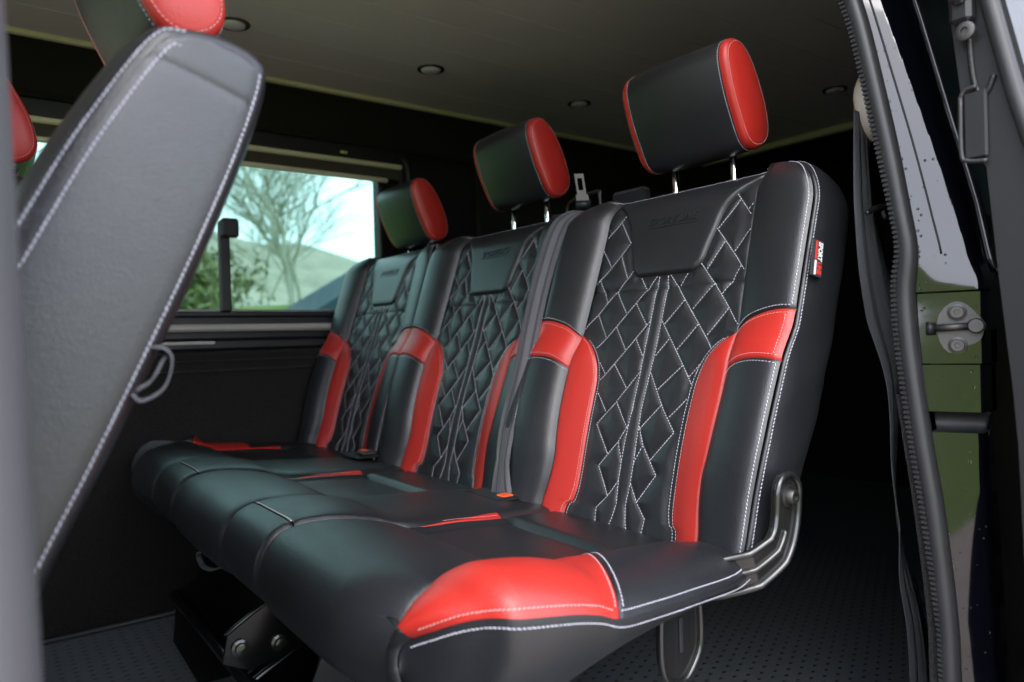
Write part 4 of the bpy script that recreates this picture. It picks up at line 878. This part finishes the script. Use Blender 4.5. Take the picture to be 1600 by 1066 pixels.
MB().grid(np.stack([HX, HY, HZ], -1)).build('hill', 'hill_green', None, (0, 0, 0), kind='structure', label='brown green hillside rising beyond the bare trees')
MB().box((-13, -4.2, GZ-.05), (8, 3.6, GZ+.012)).build('gravel_drive', 'gravel', None, (0, 0, 0), smooth=False, kind='structure', label='brown gravel drive under the van')
def tree_mesh(seed, height, lean=0., levels=6, spread=.66):
    rd = random.Random(seed); tr, tw = MB(), MB()
    def grow(p, d, L, r, lv):
        n = 4; pts = [p.copy()]; dd = d.copy()
        for i in range(n):
            dd = dd+np.array([rd.gauss(0, .10), rd.gauss(0, .10), .015+.004*lv]); dd /= np.linalg.norm(dd); pts.append(pts[-1]+dd*L/n)
        (tr if lv < 2 else tw).tube(np.array(pts), np.linspace(r, r*.62, n+1), 6 if lv < 2 else 4, cap=False)
        if lv >= levels: return
        kids = rd.choice([3, 4]) if lv < 3 else rd.choice([2, 3, 3])
        for k in range(kids):
            a = rd.uniform(0, 2*math.pi); sp = spread*rd.uniform(.6, 1.25); ref = np.array([math.cos(a), math.sin(a), 0]); nd = dd*math.cos(sp)+ref*math.sin(sp); nd /= np.linalg.norm(nd)
            q = pts[-1] if k == 0 or rd.random() < .4 else pts[rd.choice([2, 3])]
            grow(np.array(q), nd, L*rd.uniform(.62, .85), r*.60, lv+1)
    grow(np.array([0, 0, -.3]), np.array([lean, 0, 1.]), height*.25, height*.0092, 0); return tr, tw
# (x, y, height, seed, lean, label)
trees = [(4.6, 14.0, 7.5, 3, .02, 'bare pale trunked tree in the middle of the window view'), (2.6, 12.0, 7.0, 11, -.2, 'bare tree leaning left, left of the pale trunk in the window'),
         (6.3, 19.0, 8.0, 21, .1, 'bare tree at the right edge of the window view'), (.8, 16.0, 7.5, 31, .1, 'bare twiggy tree beside the window mullion'), (3.9, 24.0, 9.0, 41, 0, 'bare tree farther up the bank behind the pale trunk'), (8.5, 27.0, 9.0, 51, -.1, 'distant bare tree on the hillside near the shed'), (5.6, 16.0, 6.5, 61, -.05, 'slender bare tree just right of the pale trunk in the window')]
for x, y, hgt, sd, ln, lb in trees:
    z = float(gz(np.array(x), np.array(y))); t_ = empty('bare_tree', (x, y, z), lb, 'tree', 'bare trees outside the window'); tr, tw = tree_mesh(sd, hgt, ln)
    for mbx, nm in ((tr, 'trunk'), (tw, 'crown')):
        me = mesh_data(nm, np.concatenate(mbx.V), mbx.F, 'bark'); o = add(nm, me, t_, (x, y, z))
        if nm == 'crown': o['kind'] = 'stuff'
def bush(x, y, r, h, sd, lb):
    z = float(gz(np.array(x), np.array(y))); b = empty('bush', (x, y, z), lb, 'bush', 'bushes outside the window'); rd = np.random.default_rng(sd); mbx = MB()
    for k in range(900):
        v = rd.standard_normal(3); v /= np.linalg.norm(v); rr = r*rd.uniform(.5, 1.08)*(1+.25*math.sin(v[0]*5+sd)+.2*math.sin(v[2]*7+v[1]*4)); c = np.array([v[0]*rr, v[1]*rr, h*.45+v[2]*rr*h/r*.5]); e = rd.standard_normal((3, 3))*.055
        mbx.put([c+e[0], c+e[1], c+e[2], c-e[0]], [(0, 1, 2), (0, 2, 3)])
    o = mbx.build('foliage', 'bush_leaf', b, (x, y, z), smooth=False, kind='stuff')
    st = MB()
    for k in range(5): a = k*1.3; st.tube([(0, 0, -.2), (.2*math.cos(a), .2*math.sin(a), h*.3), (.5*r*math.cos(a), .5*r*math.sin(a), h*.7)], [.03, .02, .01], 5)
    st.build('stems', 'bark', b, (x, y, z))
bush(-.1, 9.0, .9, 2.2, 1, 'green bush seen left of the window mullion'); bush(1.55, 10.5, .8, 1.5, 2, 'olive bush just right of the window mullion'); bush(-1.6, 10.0, 1.0, 2.3, 3, 'green bush at the far left of the window'); bush(3.6, 17.0, 1.1, 1.6, 4, 'low bush at the foot of the bank below the pale trunk')
sx, sy = 5.15, 11.5; szb = float(gz(np.array(sx), np.array(sy))); shed = empty('shed', (sx, sy, szb), 'dark blue pitched roof of a small shed at the lower right of the window', 'shed')
MB().box((sx-1.25, sy-.9, szb-.3), (sx+1.25, sy+.9, .75), 0).build('shed_wall', 'shed_blue', shed, (0, 0, 0), smooth=False)
MB().prism([(sx-1.45, .72), (sx+1.45, .72), (sx+1.45, .78), (sx, 1.62), (sx-1.45, .78)], 1, sy-1.0, sy+1.0).build('shed_roof', 'shed_blue', shed, (0, 0, 0), smooth=False)
